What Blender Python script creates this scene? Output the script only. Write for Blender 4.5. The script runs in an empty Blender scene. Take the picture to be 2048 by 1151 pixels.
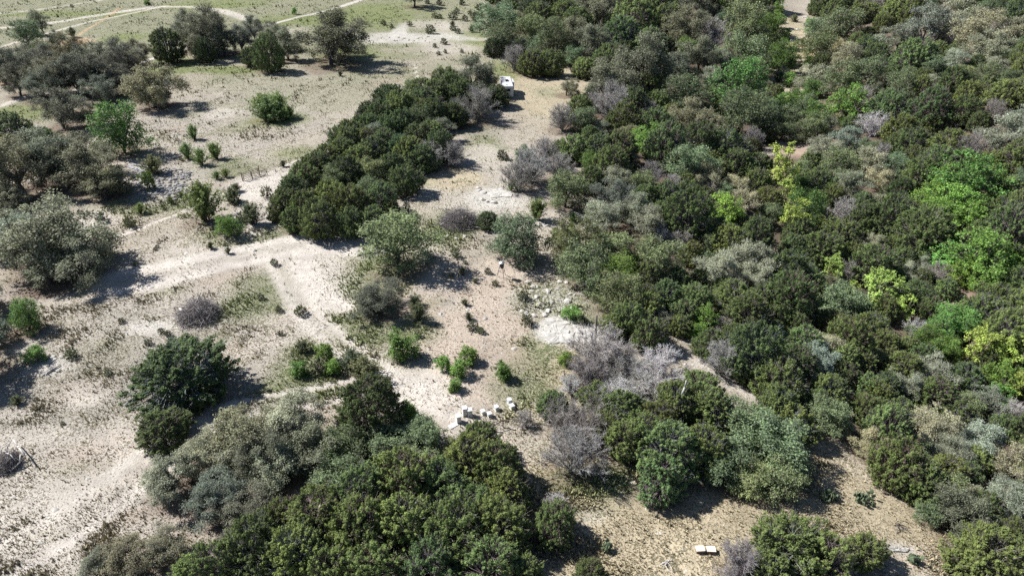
import bpy, bmesh, math, random
import numpy as np
from mathutils import Vector, Matrix

# ------------------------------------------------------------------ camera, light, exposure
S = bpy.context.scene
COL = S.collection
CAM_H, PITCH, FPX = 30.0, math.radians(32.0), 1365.0      # metres, below horizontal, focal length in photo pixels
cam_d = bpy.data.cameras.new('camera'); cam = bpy.data.objects.new('camera', cam_d); COL.objects.link(cam)
cam.location = (0, 0, CAM_H); cam.rotation_euler = (math.radians(90) - PITCH, 0, 0)
cam_d.sensor_width = 36.0; cam_d.lens = FPX * 36.0 / 2048.0
cam_d.clip_start = 0.5; cam_d.clip_end = 6000.0
S.camera = cam

SUN_EL, SUN_DIR = math.radians(44), Vector((-0.93, 0.36, 0)).normalized()
W = bpy.data.worlds.new('World'); S.world = W; W.use_nodes = True
nt = W.node_tree; nt.nodes.clear()
sky = nt.nodes.new('ShaderNodeTexSky'); sky.sky_type = 'NISHITA'; sky.sun_disc = False; sky.air_density = 0.6; sky.dust_density = 0.3; sky.altitude = 400
sky.sun_elevation = SUN_EL; sky.sun_rotation = math.atan2(SUN_DIR.x, SUN_DIR.y)
bg = nt.nodes.new('ShaderNodeBackground'); bg.inputs['Strength'].default_value = 0.075
wo = nt.nodes.new('ShaderNodeOutputWorld')
nt.links.new(sky.outputs[0], bg.inputs[0]); nt.links.new(bg.outputs[0], wo.inputs[0])
sd = bpy.data.lights.new('sun', 'SUN'); sd.energy = 5.0; sd.angle = math.radians(0.5); sd.color = (1.0, 0.975, 0.945)
sun = bpy.data.objects.new('sun', sd); COL.objects.link(sun)
tosun = Vector((SUN_DIR.x*math.cos(SUN_EL), SUN_DIR.y*math.cos(SUN_EL), math.sin(SUN_EL)))
sun.rotation_euler = tosun.to_track_quat('Z', 'Y').to_euler(); sun.location = (-60, 40, 90)
S.view_settings.view_transform = 'Standard'; S.view_settings.look = 'None'
S.view_settings.exposure = 0.73; S.view_settings.gamma = 1.0
S.cycles.use_denoising = False
S.cycles.max_bounces = 5; S.cycles.diffuse_bounces = 2; S.cycles.glossy_bounces = 2; S.cycles.transmission_bounces = 3
S.cycles.sample_clamp_indirect = 1.5; S.cycles.sample_clamp_direct = 8.0

RNG = np.random.default_rng(7)
random.seed(7)
CP, SP = math.cos(PITCH), math.sin(PITCH)

# ------------------------------------------------------------------ terrain
def ray(u, v):
    u = np.asarray(u, float); v = np.asarray(v, float)
    a = (u - 1024) / FPX; b = (575.5 - v) / FPX
    return np.stack([a, CP + b*SP, -SP + b*CP], -1)          # unit depth along the view axis
def flat_xy(u, v):
    d = ray(u, v); t = CAM_H / np.maximum(-d[..., 2], 0.04)
    return d[..., :2] * t[..., None]
CREEK = flat_xy(np.array([1640, 1600, 1585, 1545, 1590, 1700, 1830, 1960, 2300]), np.array([-60, 0, 80, 190, 300, 430, 580, 720, 900]))
def vnoise(x, y, s, seed):
    x = np.asarray(x)/s + seed*17.3; y = np.asarray(y)/s + seed*9.1
    xi = np.floor(x).astype(np.int64); yi = np.floor(y).astype(np.int64); fx = x - xi; fy = y - yi
    fx = fx*fx*(3-2*fx); fy = fy*fy*(3-2*fy)
    def h(a, b):
        n = (a*374761393 + b*668265263 + seed*1442695) & 0x7fffffff
        n = ((n ^ (n >> 13)) * 1274126177) & 0x7fffffff
        return ((n ^ (n >> 16)) & 0xffff) / 65535.0
    return (h(xi,yi)*(1-fx)+h(xi+1,yi)*fx)*(1-fy) + (h(xi,yi+1)*(1-fx)+h(xi+1,yi+1)*fx)*fy
def poly_dist(x, y, P, signed=False):
    best = np.full(np.shape(x), 1e9); sg = np.ones(np.shape(x))
    for a, b in zip(P[:-1], P[1:]):
        d = b - a; L = d @ d
        t = np.clip(((x-a[0])*d[0] + (y-a[1])*d[1]) / L, 0, 1)
        dx, dy = x - a[0] - t*d[0], y - a[1] - t*d[1]
        q = np.hypot(dx, dy); m = q < best
        best = np.where(m, q, best)
        if signed: sg = np.where(m, np.sign(dx*d[1] - dy*d[0]), sg)
    return best * sg if signed else best
def height(x, y):
    x = np.asarray(x, float); y = np.asarray(y, float)
    s = -poly_dist(x, y, CREEK, True)
    z = -3.6*np.exp(-(s/13.0)**2)
    r = np.clip(s - 12, 0, 75); z = z + 0.22*r*np.clip(r/20, 0, 1)**.5
    z = z + 0.9*(vnoise(x, y, 38, 1) - .5) + 0.35*(vnoise(x, y, 11, 2) - .5) + 0.08*(vnoise(x, y, 2.7, 3) - .5)
    return z
TS = np.concatenate([np.linspace(20, 120, 500), np.linspace(120.3, 420, 700)])
def hit(u, v, hc=0.0):
    """the point at height hc above the ground seen through photo pixel (u, v): (x, y, ground z, depth)"""
    d = ray(u, v); X, Y, Z = d[0]*TS, d[1]*TS, CAM_H + d[2]*TS
    g = Z - height(X, Y) - hc
    k = np.argmax(g < 0) if (g < 0).any() else len(TS)-1
    k = max(k, 1)
    t = TS[k-1] + (TS[k]-TS[k-1]) * g[k-1]/max(g[k-1]-g[k], 1e-6)
    x, y = d[0]*t, d[1]*t
    return x, y, float(height(x, y)), t
def ground_pt(u, v):
    x, y, z, t = hit(u, v); return Vector((x, y, z))

# ------------------------------------------------------------------ materials
def material(name):
    m = bpy.data.materials.new(name); m.use_nodes = True
    n = m.node_tree; n.nodes.clear()
    out = n.nodes.new('ShaderNodeOutputMaterial')
    return m, n, out
def leaf_material():
    m, n, out = material('leaf')
    oi = n.nodes.new('ShaderNodeObjectInfo'); at = n.nodes.new('ShaderNodeAttribute'); at.attribute_name = 'tone'
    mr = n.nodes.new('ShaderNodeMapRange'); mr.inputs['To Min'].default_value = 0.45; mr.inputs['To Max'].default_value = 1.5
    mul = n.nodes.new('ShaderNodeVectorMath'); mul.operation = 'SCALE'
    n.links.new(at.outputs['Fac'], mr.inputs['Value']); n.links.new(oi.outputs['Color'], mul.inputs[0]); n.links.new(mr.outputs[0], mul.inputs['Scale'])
    di = n.nodes.new('ShaderNodeBsdfPrincipled'); di.inputs['Roughness'].default_value = 0.62; di.inputs['Specular IOR Level'].default_value = 0.22
    tr = n.nodes.new('ShaderNodeBsdfTranslucent'); mx = n.nodes.new('ShaderNodeMixShader'); mx.inputs[0].default_value = 0.33
    n.links.new(mul.outputs[0], di.inputs['Base Color']); n.links.new(mul.outputs[0], tr.inputs['Color'])
    n.links.new(di.outputs[0], mx.inputs[1]); n.links.new(tr.outputs[0], mx.inputs[2]); n.links.new(mx.outputs[0], out.inputs[0])
    return m
def plain(name, col, rough=0.8, noise=0.25, scale=6.0, metal=0.0, tint=False):
    m, n, out = material(name)
    b = n.nodes.new('ShaderNodeBsdfPrincipled'); b.inputs['Roughness'].default_value = rough; b.inputs['Metallic'].default_value = metal
    tc = n.nodes.new('ShaderNodeTexCoord'); ns = n.nodes.new('ShaderNodeTexNoise'); ns.inputs['Scale'].default_value = scale; ns.inputs['Detail'].default_value = 5
    n.links.new(tc.outputs['Object'], ns.inputs['Vector'])
    mr = n.nodes.new('ShaderNodeMapRange'); mr.inputs['From Min'].default_value = .25; mr.inputs['From Max'].default_value = .75
    mr.inputs['To Min'].default_value = 1-noise; mr.inputs['To Max'].default_value = 1+noise
    n.links.new(ns.outputs['Fac'], mr.inputs['Value'])
    mul = n.nodes.new('ShaderNodeVectorMath'); mul.operation = 'SCALE'
    if tint:
        oi = n.nodes.new('ShaderNodeObjectInfo'); at = n.nodes.new('ShaderNodeAttribute'); at.attribute_name = 'tone'
        m2 = n.nodes.new('ShaderNodeVectorMath'); m2.operation = 'SCALE'
        n.links.new(oi.outputs['Color'], m2.inputs[0]); n.links.new(at.outputs['Fac'], m2.inputs['Scale']); n.links.new(m2.outputs[0], mul.inputs[0])
    else:
        mul.inputs[0].default_value = col
    n.links.new(mr.outputs[0], mul.inputs['Scale']); n.links.new(mul.outputs[0], b.inputs['Base Color'])
    n.links.new(b.outputs[0], out.inputs[0])
    return m
LEAF = leaf_material()
BARK = plain('bark', None, 0.9, 0.3, 3.0, tint='tone')
M = dict(white_paint=plain('white_paint', (.60,.60,.59), .55, .16, 4), grey_paint_and_shade=plain('grey_paint_and_shade', (.50,.53,.55), .5, .1, 3),
         dark=plain('dark', (.03,.03,.035), .5, .1), rust=plain('rusty_pipe', (.085,.035,.026), .75, .35, 8),
         brown_pipe=plain('brown_pipe', (.05,.035,.03), .75, .3, 8), galv=plain('galvanised', (.42,.44,.45), .4, .1, 6, .5),
         old_wood=plain('old_wood', (.13,.11,.095), .9, .35, 9), pale_wood=plain('pale_wood', (.78,.72,.56), .75, .06, 5),
         shaded_wood_side=plain('shaded_wood_side', (.22,.15,.10), .85, .2, 5), bleached=plain('bleached_wood', (.52,.49,.46), .85, .2, 4),
         limestone=plain('limestone', (.46,.44,.40), .95, .35, 2.2), rubble=plain('rubble_stone', (.28,.27,.26), .95, .45, 1.5),
         glass=plain('dark_glass', (.02,.025,.03), .1, 0), rubber=plain('rubber', (.02,.02,.02), .9, .1),
         cactus=plain('cactus_pad', (.10,.135,.075), .6, .3, 6), tin=plain('old_tin', (.34,.36,.39), .5, .2, 4, .2))

def ground_material():
    m, n, out = material('ground')
    L = n.links.new
    tc = n.nodes.new('ShaderNodeTexCoord')
    def att(name):
        a = n.nodes.new('ShaderNodeAttribute'); a.attribute_name = name; return a
    soil, cov, gcol = att('soil'), att('cover'), att('grasscol')
    def noise(scale, det, rough=.55, dist=0):
        x = n.nodes.new('ShaderNodeTexNoise'); x.inputs['Scale'].default_value = scale; x.inputs['Detail'].default_value = det
        x.inputs['Roughness'].default_value = rough; x.inputs['Distortion'].default_value = dist
        L(tc.outputs['Object'], x.inputs['Vector']); return x.outputs['Fac']
    def mr(src, a, b, c, d, smooth=False):
        x = n.nodes.new('ShaderNodeMapRange')
        if smooth: x.interpolation_type = 'SMOOTHSTEP'
        for k, v in zip(('From Min','From Max','To Min','To Max'), (a,b,c,d)):
            if hasattr(v, 'links'): L(v, x.inputs[k])
            else: x.inputs[k].default_value = v
        L(src, x.inputs['Value']); return x.outputs[0]
    def math_(op, a, b):
        x = n.nodes.new('ShaderNodeMath'); x.operation = op
        for k, v in enumerate((a, b)):
            if hasattr(v, 'links'): L(v, x.inputs[k])
            else: x.inputs[k].default_value = v
        return x.outputs[0]
    fine = noise(7.0, 5, .66); mid = noise(.95, 5, .62, .6); big = noise(.15, 5, .6, .8); grit = noise(16, 2, .5)
    # soil tone varies by patch and grain
    k = math_('MULTIPLY', mr(big, .3, .7, .80, 1.18), math_('MULTIPLY', mr(mid, .3, .7, .80, 1.2), mr(grit, .3, .7, .74, 1.24)))
    sc = n.nodes.new('ShaderNodeVectorMath'); sc.operation = 'SCALE'; L(soil.outputs['Color'], sc.inputs[0]); L(k, sc.inputs['Scale'])
    # grass speckle: fine noise against a threshold set by the cover, itself broken up by the mid noise
    c2 = math_('ADD', cov.outputs['Fac'], mr(mid, .3, .7, -.32, .32))
    c3 = math_('ADD', c2, mr(big, .3, .7, -.2, .2))
    thr = mr(c3, 0, 1, .69, .37)
    thr2 = math_('ADD', thr, .06)
    sp = mr(fine, thr, thr2, 0, 1, True)
    gs = n.nodes.new('ShaderNodeVectorMath'); gs.operation = 'SCALE'; L(gcol.outputs['Color'], gs.inputs[0]); L(mr(grit, .3, .7, .65, 1.25), gs.inputs['Scale'])
    mx = n.nodes.new('ShaderNodeMix'); mx.data_type = 'RGBA'
    L(math_('MULTIPLY', sp, .85), mx.inputs[0]); L(sc.outputs[0], mx.inputs[6]); L(gs.outputs[0], mx.inputs[7])
    b = n.nodes.new('ShaderNodeBsdfPrincipled'); b.inputs['Roughness'].default_value = 1; b.inputs['Specular IOR Level'].default_value = .1
    L(mx.outputs[2], b.inputs['Base Color'])
    bp = n.nodes.new('ShaderNodeBump'); bp.inputs['Strength'].default_value = .7; bp.inputs['Distance'].default_value = .12
    L(math_('ADD', math_('MULTIPLY', fine, .7), math_('ADD', mid, math_('MULTIPLY', sp, .35))), bp.inputs['Height']); L(bp.outputs[0], b.inputs['Normal'])
    L(b.outputs[0], out.inputs[0])
    return m

# ------------------------------------------------------------------ mesh helpers
def mesh_np(name, V, faces, mat, tone=None, smooth=False):
    """faces: list of (k, n) integer arrays"""
    me = bpy.data.meshes.new(name)
    V = np.asarray(V, np.float32); me.vertices.add(len(V)); me.vertices.foreach_set('co', V.ravel())
    idx = np.concatenate([f.ravel() for f in faces]).astype(np.int32)
    tot = np.concatenate([np.full(len(f), f.shape[1]) for f in faces])
    start = np.concatenate([[0], np.cumsum(tot)[:-1]]).astype(np.int32)
    me.loops.add(len(idx)); me.loops.foreach_set('vertex_index', idx)
    me.polygons.add(len(tot)); me.polygons.foreach_set('loop_start', start)
    if smooth: me.polygons.foreach_set('use_smooth', np.ones(len(tot), bool))
    me.update(calc_edges=True)
    if tone is not None:
        a = me.attributes.new('tone', 'FLOAT', 'POINT'); a.data.foreach_set('value', np.asarray(tone, np.float32))
    if mat is not None: me.materials.append(mat)
    return me
def unit(v):
    return v / np.maximum(np.linalg.norm(v, axis=-1, keepdims=True), 1e-9)
def leaf_quads(C, N, T, a, b, tone, rng):
    """diamond leaf sprays: centres C, normals N, long direction T, half length a, half width b"""
    N = unit(N); T = unit(T - (T*N).sum(-1, keepdims=True)*N); B = np.cross(N, T)
    a = a[:, None]; b = b[:, None]
    V = np.stack([C - T*a, C + B*b + T*a*.15, C + T*a, C - B*b + T*a*.15], 1).reshape(-1, 3)
    F = np.arange(len(V)).reshape(-1, 4)
    return V, F, np.repeat(tone, 4)
def prisms(P0, P1, r0, r1, n=3):
    P0 = np.asarray(P0, float); P1 = np.asarray(P1, float)
    d = unit(P1 - P0); h = np.where(np.abs(d[:, 2:3]) < .9, [[0, 0, 1.]], [[1., 0, 0]])
    s = unit(np.cross(d, h)); t = np.cross(d, s)
    ang = np.arange(n) * 2*np.pi/n
    ring = s[:, None]*np.cos(ang)[None, :, None] + t[:, None]*np.sin(ang)[None, :, None]
    A = P0[:, None] + ring*np.asarray(r0)[:, None, None]; Bq = P1[:, None] + ring*np.asarray(r1)[:, None, None]
    V = np.concatenate([A, Bq], 1).reshape(-1, 3)
    base = np.arange(len(P0))[:, None]*2*n
    k = np.arange(n); k2 = (k+1) % n
    F = np.stack([base + k, base + k2, base + n + k2, base + n + k], -1).reshape(-1, 4)
    return V, F
class Seg:
    def __init__(s): s.a = []; s.b = []; s.r = []; s.q = []
    def add(s, a, b, r0, r1): s.a.append(a); s.b.append(b); s.r.append(r0); s.q.append(r1)
    def path(s, pts, r0, r1):
        n = len(pts) - 1
        for i in range(n): s.add(pts[i], pts[i+1], r0 + (r1-r0)*i/n, r0 + (r1-r0)*(i+1)/n)
    def bulk(s, A, B, r0, r1):
        for i in range(len(A)): s.add(A[i], B[i], r0, r1)
    def mesh(s, name, n=4, mat=None, thin=1.0):
        V, F = prisms(np.array(s.a), np.array(s.b), np.array(s.r), np.array(s.q), n)
        tn = np.interp(np.array(s.r), [.006, .02, .06], [thin, .5 + thin*.5, 1.0])*np.random.default_rng(len(V)).uniform(.75, 1.25, len(s.r))
        return mesh_np(name, V, [F], mat or BARK, np.repeat(tn, 2*n), True)
def bez(p0, p1, p2, n):
    t = np.linspace(0, 1, n+1)[:, None]
    return (1-t)**2*p0 + 2*t*(1-t)*p1 + t*t*p2
def rdir(rng, n):
    return unit(rng.normal(size=(n, 3)))

# ------------------------------------------------------------------ plant prototypes: (trunk mesh, crown mesh), crown width 1 unit = 'w' metres
def oak_proto(seed, w=8.0, h=6.2, clumps=46, leaves=520, ls=.097, twig=30, spread=.74, low=.03, dense=1.0, rough=.42, cr=(.6, 1.3)):
    rng = np.random.default_rng(seed); R = w/2; sg = Seg()
    cz = h*(low+1)/2; rz = h*(1-low)/2
    C = []
    ax = rng.normal(0, .10, 2); lob = rng.uniform(0, 6.28, 3)
    while len(C) < clumps:
        d = rdir(rng, 1)[0]
        if d[2] < -.85: continue
        th = math.atan2(d[1], d[0])
        k = (1 + .17*math.sin(2*th+lob[0]) + .15*math.sin(3*th+lob[1]) + .10*math.sin(5*th+lob[2]))
        rr = spread*rng.uniform(.66, 1.14) * k if rng.random() < .82 else spread*rng.uniform(.2, .6)
        p = np.array([d[0]*R*rr + ax[0]*R, d[1]*R*rr + ax[1]*R, cz + d[2]*rz*min(rr*1.22, .98) + rng.normal(0, .15)])
        if all(np.linalg.norm(p - q) > .62*cr[0] for q in C) or rng.random() < .05: C.append(p)
    C = np.array(C)
    fork = np.array([rng.normal(0, .15), rng.normal(0, .15), h*rng.uniform(.14, .22)])
    sg.path(np.array([[0, 0, -.4], [rng.normal(0, .05), rng.normal(0, .05), h*.08], fork]), .30*w/8, .24*w/8)
    prim = []
    for i in range(7):
        th = i*6.283/7 + rng.normal(0, .3); e = np.array([math.cos(th)*R*.36, math.sin(th)*R*.36, cz - rz*.15 + rng.normal(0, .3)])
        mid = np.array([e[0]*.35, e[1]*.35, fork[2] + (e[2]-fork[2])*.65]) + rng.normal(0, .15, 3)
        sg.path(bez(fork, mid, e, 4), .15*w/8, .075*w/8); prim.append(e)
    prim = np.array(prim)
    Vs, Fs, Ts, off = [], [], [], 0
    for c in C:
        e = prim[np.argmin(np.linalg.norm(prim - c, axis=1))]
        mid = (e + c)/2 + np.array([0, 0, -.25]) + rng.normal(0, .2, 3)
        sg.path(bez(e, mid, c, 3), .06*w/8, .022)
        r = rng.uniform(*cr); n = int(leaves*dense*(r/1.15)**2)
        d = rdir(rng, n); d[:, 2] = np.where(d[:, 2] < -.3, -d[:, 2]*.7, d[:, 2]); d = unit(d)
        q = r*(1 - .55*rng.random(n)**1.6) * (1 + .22*np.sin(d[:, 0]*5 + seed)*np.sin(d[:, 1]*6 + c[0]) + .12*rng.normal(size=n))
        P = c + d*q[:, None]*np.array([1, 1, .74])
        out = unit(c - np.array([0, 0, cz*.7]))
        td = unit(rdir(rng, twig) + out*.55); tip = c + td*r*rng.uniform(.7, 1.32, (twig, 1))*np.array([1, 1, .85])
        st = c + (tip - c)*.12
        sg.bulk(st, tip, .019, .007)
        j = rng.integers(0, twig, n); al = 1 - .72*rng.random(n)**1.5; use = rng.random(n) < .72     # most leaves sit in sprays along the twigs
        P = np.where(use[:, None], c + (tip[j]-c)*al[:, None] + rng.normal(0, .13*r, (n, 3)), P)
        N = d*.5 + np.array([-.12, 0, .65]) + rng.normal(0, rough, (n, 3))
        a = ls*rng.uniform(.55, 1.25, n); b = a*rng.uniform(.45, .8, n)
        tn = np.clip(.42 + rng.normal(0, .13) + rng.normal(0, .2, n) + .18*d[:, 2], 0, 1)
        V, F, T = leaf_quads(P, N, rng.normal(size=(n, 3)), a, b, tn, rng)
        Vs.append(V); Fs.append(F + off); Ts.append(T); off += len(V)
    return sg.mesh('trunk', thin=2.3), mesh_np('crown', np.concatenate(Vs), [np.concatenate(Fs)], LEAF, np.concatenate(Ts)), w, h, cz/h*.98

def juniper_proto(seed, w=5.0, h=4.8, tufts=450, leaves=78, ls=.08, twigs=1500, cone=.5, holes=.0, skirt=.08, stems=5, lobe=.6):
    rng = np.random.default_rng(seed); R = w/2; sg = Seg()
    Vs, Fs, Ts, off = [], [], [], 0
    lob = rng.uniform(0, 6.28, 4)
    pts = []
    tries = 0
    while len(pts) < tufts and tries < 20000:
        tries += 1
        th = rng.uniform(0, 6.283); t = 1 - rng.random()**.75*(1-skirt)
        prof = (math.sin(min(1, (t+.16)/.5)*math.pi/2) if t < .34 else (max(0, 1-((t-.34)/.70)**(2.3-cone)))**.62)
        k = 1 + lobe*(.12*math.sin(2*th+lob[0]+t*3) + .10*math.sin(3*th+lob[1]-t*4)) + .07*math.sin(7*th+lob[2]+t*9)
        k *= 1 - .20*max(0, math.sin(5*th+lob[3]+t*5)*math.sin(t*11+lob[0]+2*th)) + .04*rng.normal()
        rr = prof*k*(rng.uniform(.82, 1.03) if rng.random() < .8 else rng.uniform(.35, .8))
        if holes and (math.sin(th*2+lob[3]) * math.sin(t*7+lob[1])) > 1-holes: continue
        p = np.array([math.cos(th)*R*rr, math.sin(th)*R*rr, t*h*.93 + rng.normal(0, .06)])
        if any(np.linalg.norm(p-q) < .17*w/5 for q in pts[-90:]): continue
        pts.append(p)
    stem = []
    for i in range(stems):
        th = i*6.283/stems + rng.normal(0, .4); e = np.array([math.cos(th)*R*.35, math.sin(th)*R*.35, h*rng.uniform(.45, .7)])
        pth = bez(np.array([rng.normal(0, .1), rng.normal(0, .1), -.3]), np.array([e[0]*.45, e[1]*.45, e[2]*.35]), e, 4)
        sg.path(pth, .11*w/5, .045*w/5); stem += list(pth[1:])
    sg.path(bez(np.array([0, 0, -.3]), np.array([.05, .1, h*.4]), np.array([0, 0, h*.85]), 4), .13*w/5, .03); stem += [np.array([0, 0, h*.5]), np.array([0, 0, h*.75])]
    stem = np.array(stem)
    for p in pts:
        out = np.array([p[0], p[1], 0])/R; ax = unit(out*.75 + np.array([0, 0, .9]) + rng.normal(0, .32, 3))
        big_ = rng.choice((.55, .75, 1.0, 1.3)); L = big_*rng.uniform(.6, .95)*w/5*.75; r = big_*rng.uniform(.18, .28)*w/5
        n = int(leaves*big_*rng.uniform(.7, 1.3)); mid_ = .5 + .5*math.sin(p[0]*2.1+lob[0])*math.sin(p[1]*2.3+lob[1]+p[2]*1.7); s = rng.random(n)**.8
        side = rdir(rng, n); side -= (side @ ax)[:, None]*ax
        rad = r*np.sqrt(rng.random(n))[:, None]*(1.05 - .75*s[:, None])*1.3
        P = p + ax*((s-.45)*L)[:, None] + side*rad
        N = side*.45 + out*.25 + np.array([-.15, 0, .55]) + rng.normal(0, .36, (n, 3))
        T = ax*1.0 + side*.5 + rng.normal(0, .35, (n, 3))
        a = ls*rng.uniform(.6, 1.25, n); b = a*rng.uniform(.32, .6, n)
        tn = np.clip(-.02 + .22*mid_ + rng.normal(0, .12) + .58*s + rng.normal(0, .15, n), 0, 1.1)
        V, F, Tn = leaf_quads(P, N, T, a, b, tn, rng)
        Vs.append(V); Fs.append(F + off); Ts.append(Tn); off += len(V)
        q = stem[np.argmin(np.linalg.norm(stem - (p*np.array([.6, .6, .75])), axis=1))]
        m = (p+q)/2 + rng.normal(0, .08, 3); sg.add(q, m, .03, .02); sg.add(m, p + ax*L*.1, .02, .009)
    k = rng.integers(0, len(pts), twigs); PP = np.array(pts)[k]
    A = PP*rng.uniform(.68, .92, (twigs, 1)) ; B = PP*rng.uniform(.98, 1.1, (twigs, 1)) + rng.normal(0, .2, (twigs, 3))
    A[:, 2] = PP[:, 2]*.9; sg.bulk(A, B, .015, .007)
    return sg.mesh('trunk', 3, thin=2.6), mesh_np('crown', np.concatenate(Vs), [np.concatenate(Fs)], LEAF, np.concatenate(Ts)), w, h, .47

def bare_proto(seed, w=5.0, h=3.8, limbs=25, br=15, tw=15, up=.25, r=.05):
    rng = np.random.default_rng(seed); R = w/2; big, sm = Seg(), Seg()
    for i in range(limbs):
        th = i*6.283*.382*1.618 + rng.normal(0, .3); el = rng.uniform(.25, 1.35)
        e = np.array([math.cos(th)*math.cos(el)*R*.86, math.sin(th)*math.cos(el)*R*.86, h*(.16 + .72*math.sin(el))])*np.array([1, 1, 1])
        b0 = np.array([rng.normal(0, .15), rng.normal(0, .15), -.2])
        m = np.array([e[0]*.4, e[1]*.4, e[2]*.62]) + rng.normal(0, .15, 3)
        P = bez(b0, m, e, 6); big.path(P, r*rng.uniform(.7, 1.3), .012)
        for j in range(br):
            q = P[rng.integers(2, 7)]; o = unit(unit(e - b0) + rng.normal(0, .62, 3) + np.array([0, 0, up]))
            L = rng.uniform(.35, 1.0)*w/5; q1 = q + o*L*.55; q2 = q1 + unit(o + rng.normal(0, .4, 3))*L*.55
            big.add(q, q1, .020, .015); big.add(q1, q2, .015, .009)
            ts = rng.random(tw)[:, None]
            A = np.where(ts < .5, q + (q1-q)*ts*2, q1 + (q2-q1)*(ts-.5)*2)
            D = unit(o + rng.normal(0, .75, (tw, 3)) + np.array([0, 0, up])); Lt = rng.uniform(.15, .5, (tw, 1))*w/5
            sm.bulk(A, A + D*Lt, .0105, .005)
    return big.mesh('trunk', 4), sm.mesh('crown', 3), w, h, .50

def fan_proto(seed, w=3.0, h=2.6, stems=85, leaves=70, ls=.085, tilt=1.15):
    """feathery many-stemmed shrub"""
    rng = np.random.default_rng(seed); R = w/2; sg = Seg(); Vs, Fs, Ts, off = [], [], [], 0
    for i in range(stems):
        th = rng.uniform(0, 6.283); el = abs(rng.normal(0, .42))*tilt
        L = h*rng.uniform(.7, 1.05); el = min(el, 1.2)
        b = np.array([rng.normal(0, .12*w/3), rng.normal(0, .12*w/3), -.1])
        e = b + np.array([math.cos(th)*math.sin(el)*L*R/h*1.25, math.sin(th)*math.sin(el)*L*R/h*1.25, math.cos(el)*L])
        m = b + (e-b)*.5 + np.array([-math.cos(th), -math.sin(th), .6])*.18*w/3
        P = bez(b, m, e, 4); sg.path(P, .018, .005)
        n = leaves; s = .30 + .72*rng.random(n)
        Q = (1-s)[:, None]**2*b + 2*(s*(1-s))[:, None]*m + (s*s)[:, None]*e
        Q = Q + rng.normal(0, .085*w/3, (n, 3))
        T = unit(e-m)[None] + rng.normal(0, .6, (n, 3)); N = rng.normal(size=(n, 3)) + np.array([0, 0, .5])
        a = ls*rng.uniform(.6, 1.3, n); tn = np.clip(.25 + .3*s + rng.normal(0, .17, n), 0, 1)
        V, F, Tn = leaf_quads(Q, N, T, a, a*.45, tn, rng)
        Vs.append(V); Fs.append(F + off); Ts.append(Tn); off += len(V)
    return sg.mesh('stems', 3), mesh_np('crown', np.concatenate(Vs), [np.concatenate(Fs)], LEAF, np.concatenate(Ts)), w, h, .52

PROTO = {
 'oak':   [oak_proto(s) for s in (11, 12, 13, 14)],
 'airy':  [oak_proto(s, h=6.8, clumps=54, leaves=380, ls=.09, twig=40, low=.10, cr=(.7, 1.2)) for s in (21, 22, 23)],
 'dense': [oak_proto(s, w=5.2, h=4.3, clumps=60, leaves=340, ls=.085, twig=12, low=-.04, spread=.76, cr=(.55, .95)) for s in (31, 32, 33)],
 'elm':   [oak_proto(s, w=7.0, h=5.6, clumps=92, leaves=190, ls=.13, twig=7, low=.0, spread=.82, cr=(.5, .95), rough=.36) for s in (41, 42)],
 'sapling': [oak_proto(s, w=3.4, h=4.4, clumps=40, leaves=560, ls=.09, twig=6, low=.12, spread=.76, cr=(.28, .5), rough=.4) for s in (51, 52)],
 'juniper': [juniper_proto(s) for s in (61, 62, 63)] + [juniper_proto(64, h=5.2, cone=.85, lobe=1), juniper_proto(65, h=4.4, cone=.3, holes=.10, twigs=1500, lobe=1)],
 'shrub': [juniper_proto(s, w=1.6, h=1.4, tufts=75, leaves=60, ls=.055, twigs=80, stems=3, cone=.4) for s in (71, 72, 73)],
 'bush':  [oak_proto(s, w=1.9, h=1.7, clumps=34, leaves=1500, ls=.055, twig=8, low=-.12, spread=.74, cr=(.24, .42), rough=.4) for s in (101, 102, 103)],
 'bare':  [bare_proto(s) for s in (81, 82, 83)],
 'fan':   [fan_proto(s) for s in (91, 92, 93)],
}
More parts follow.
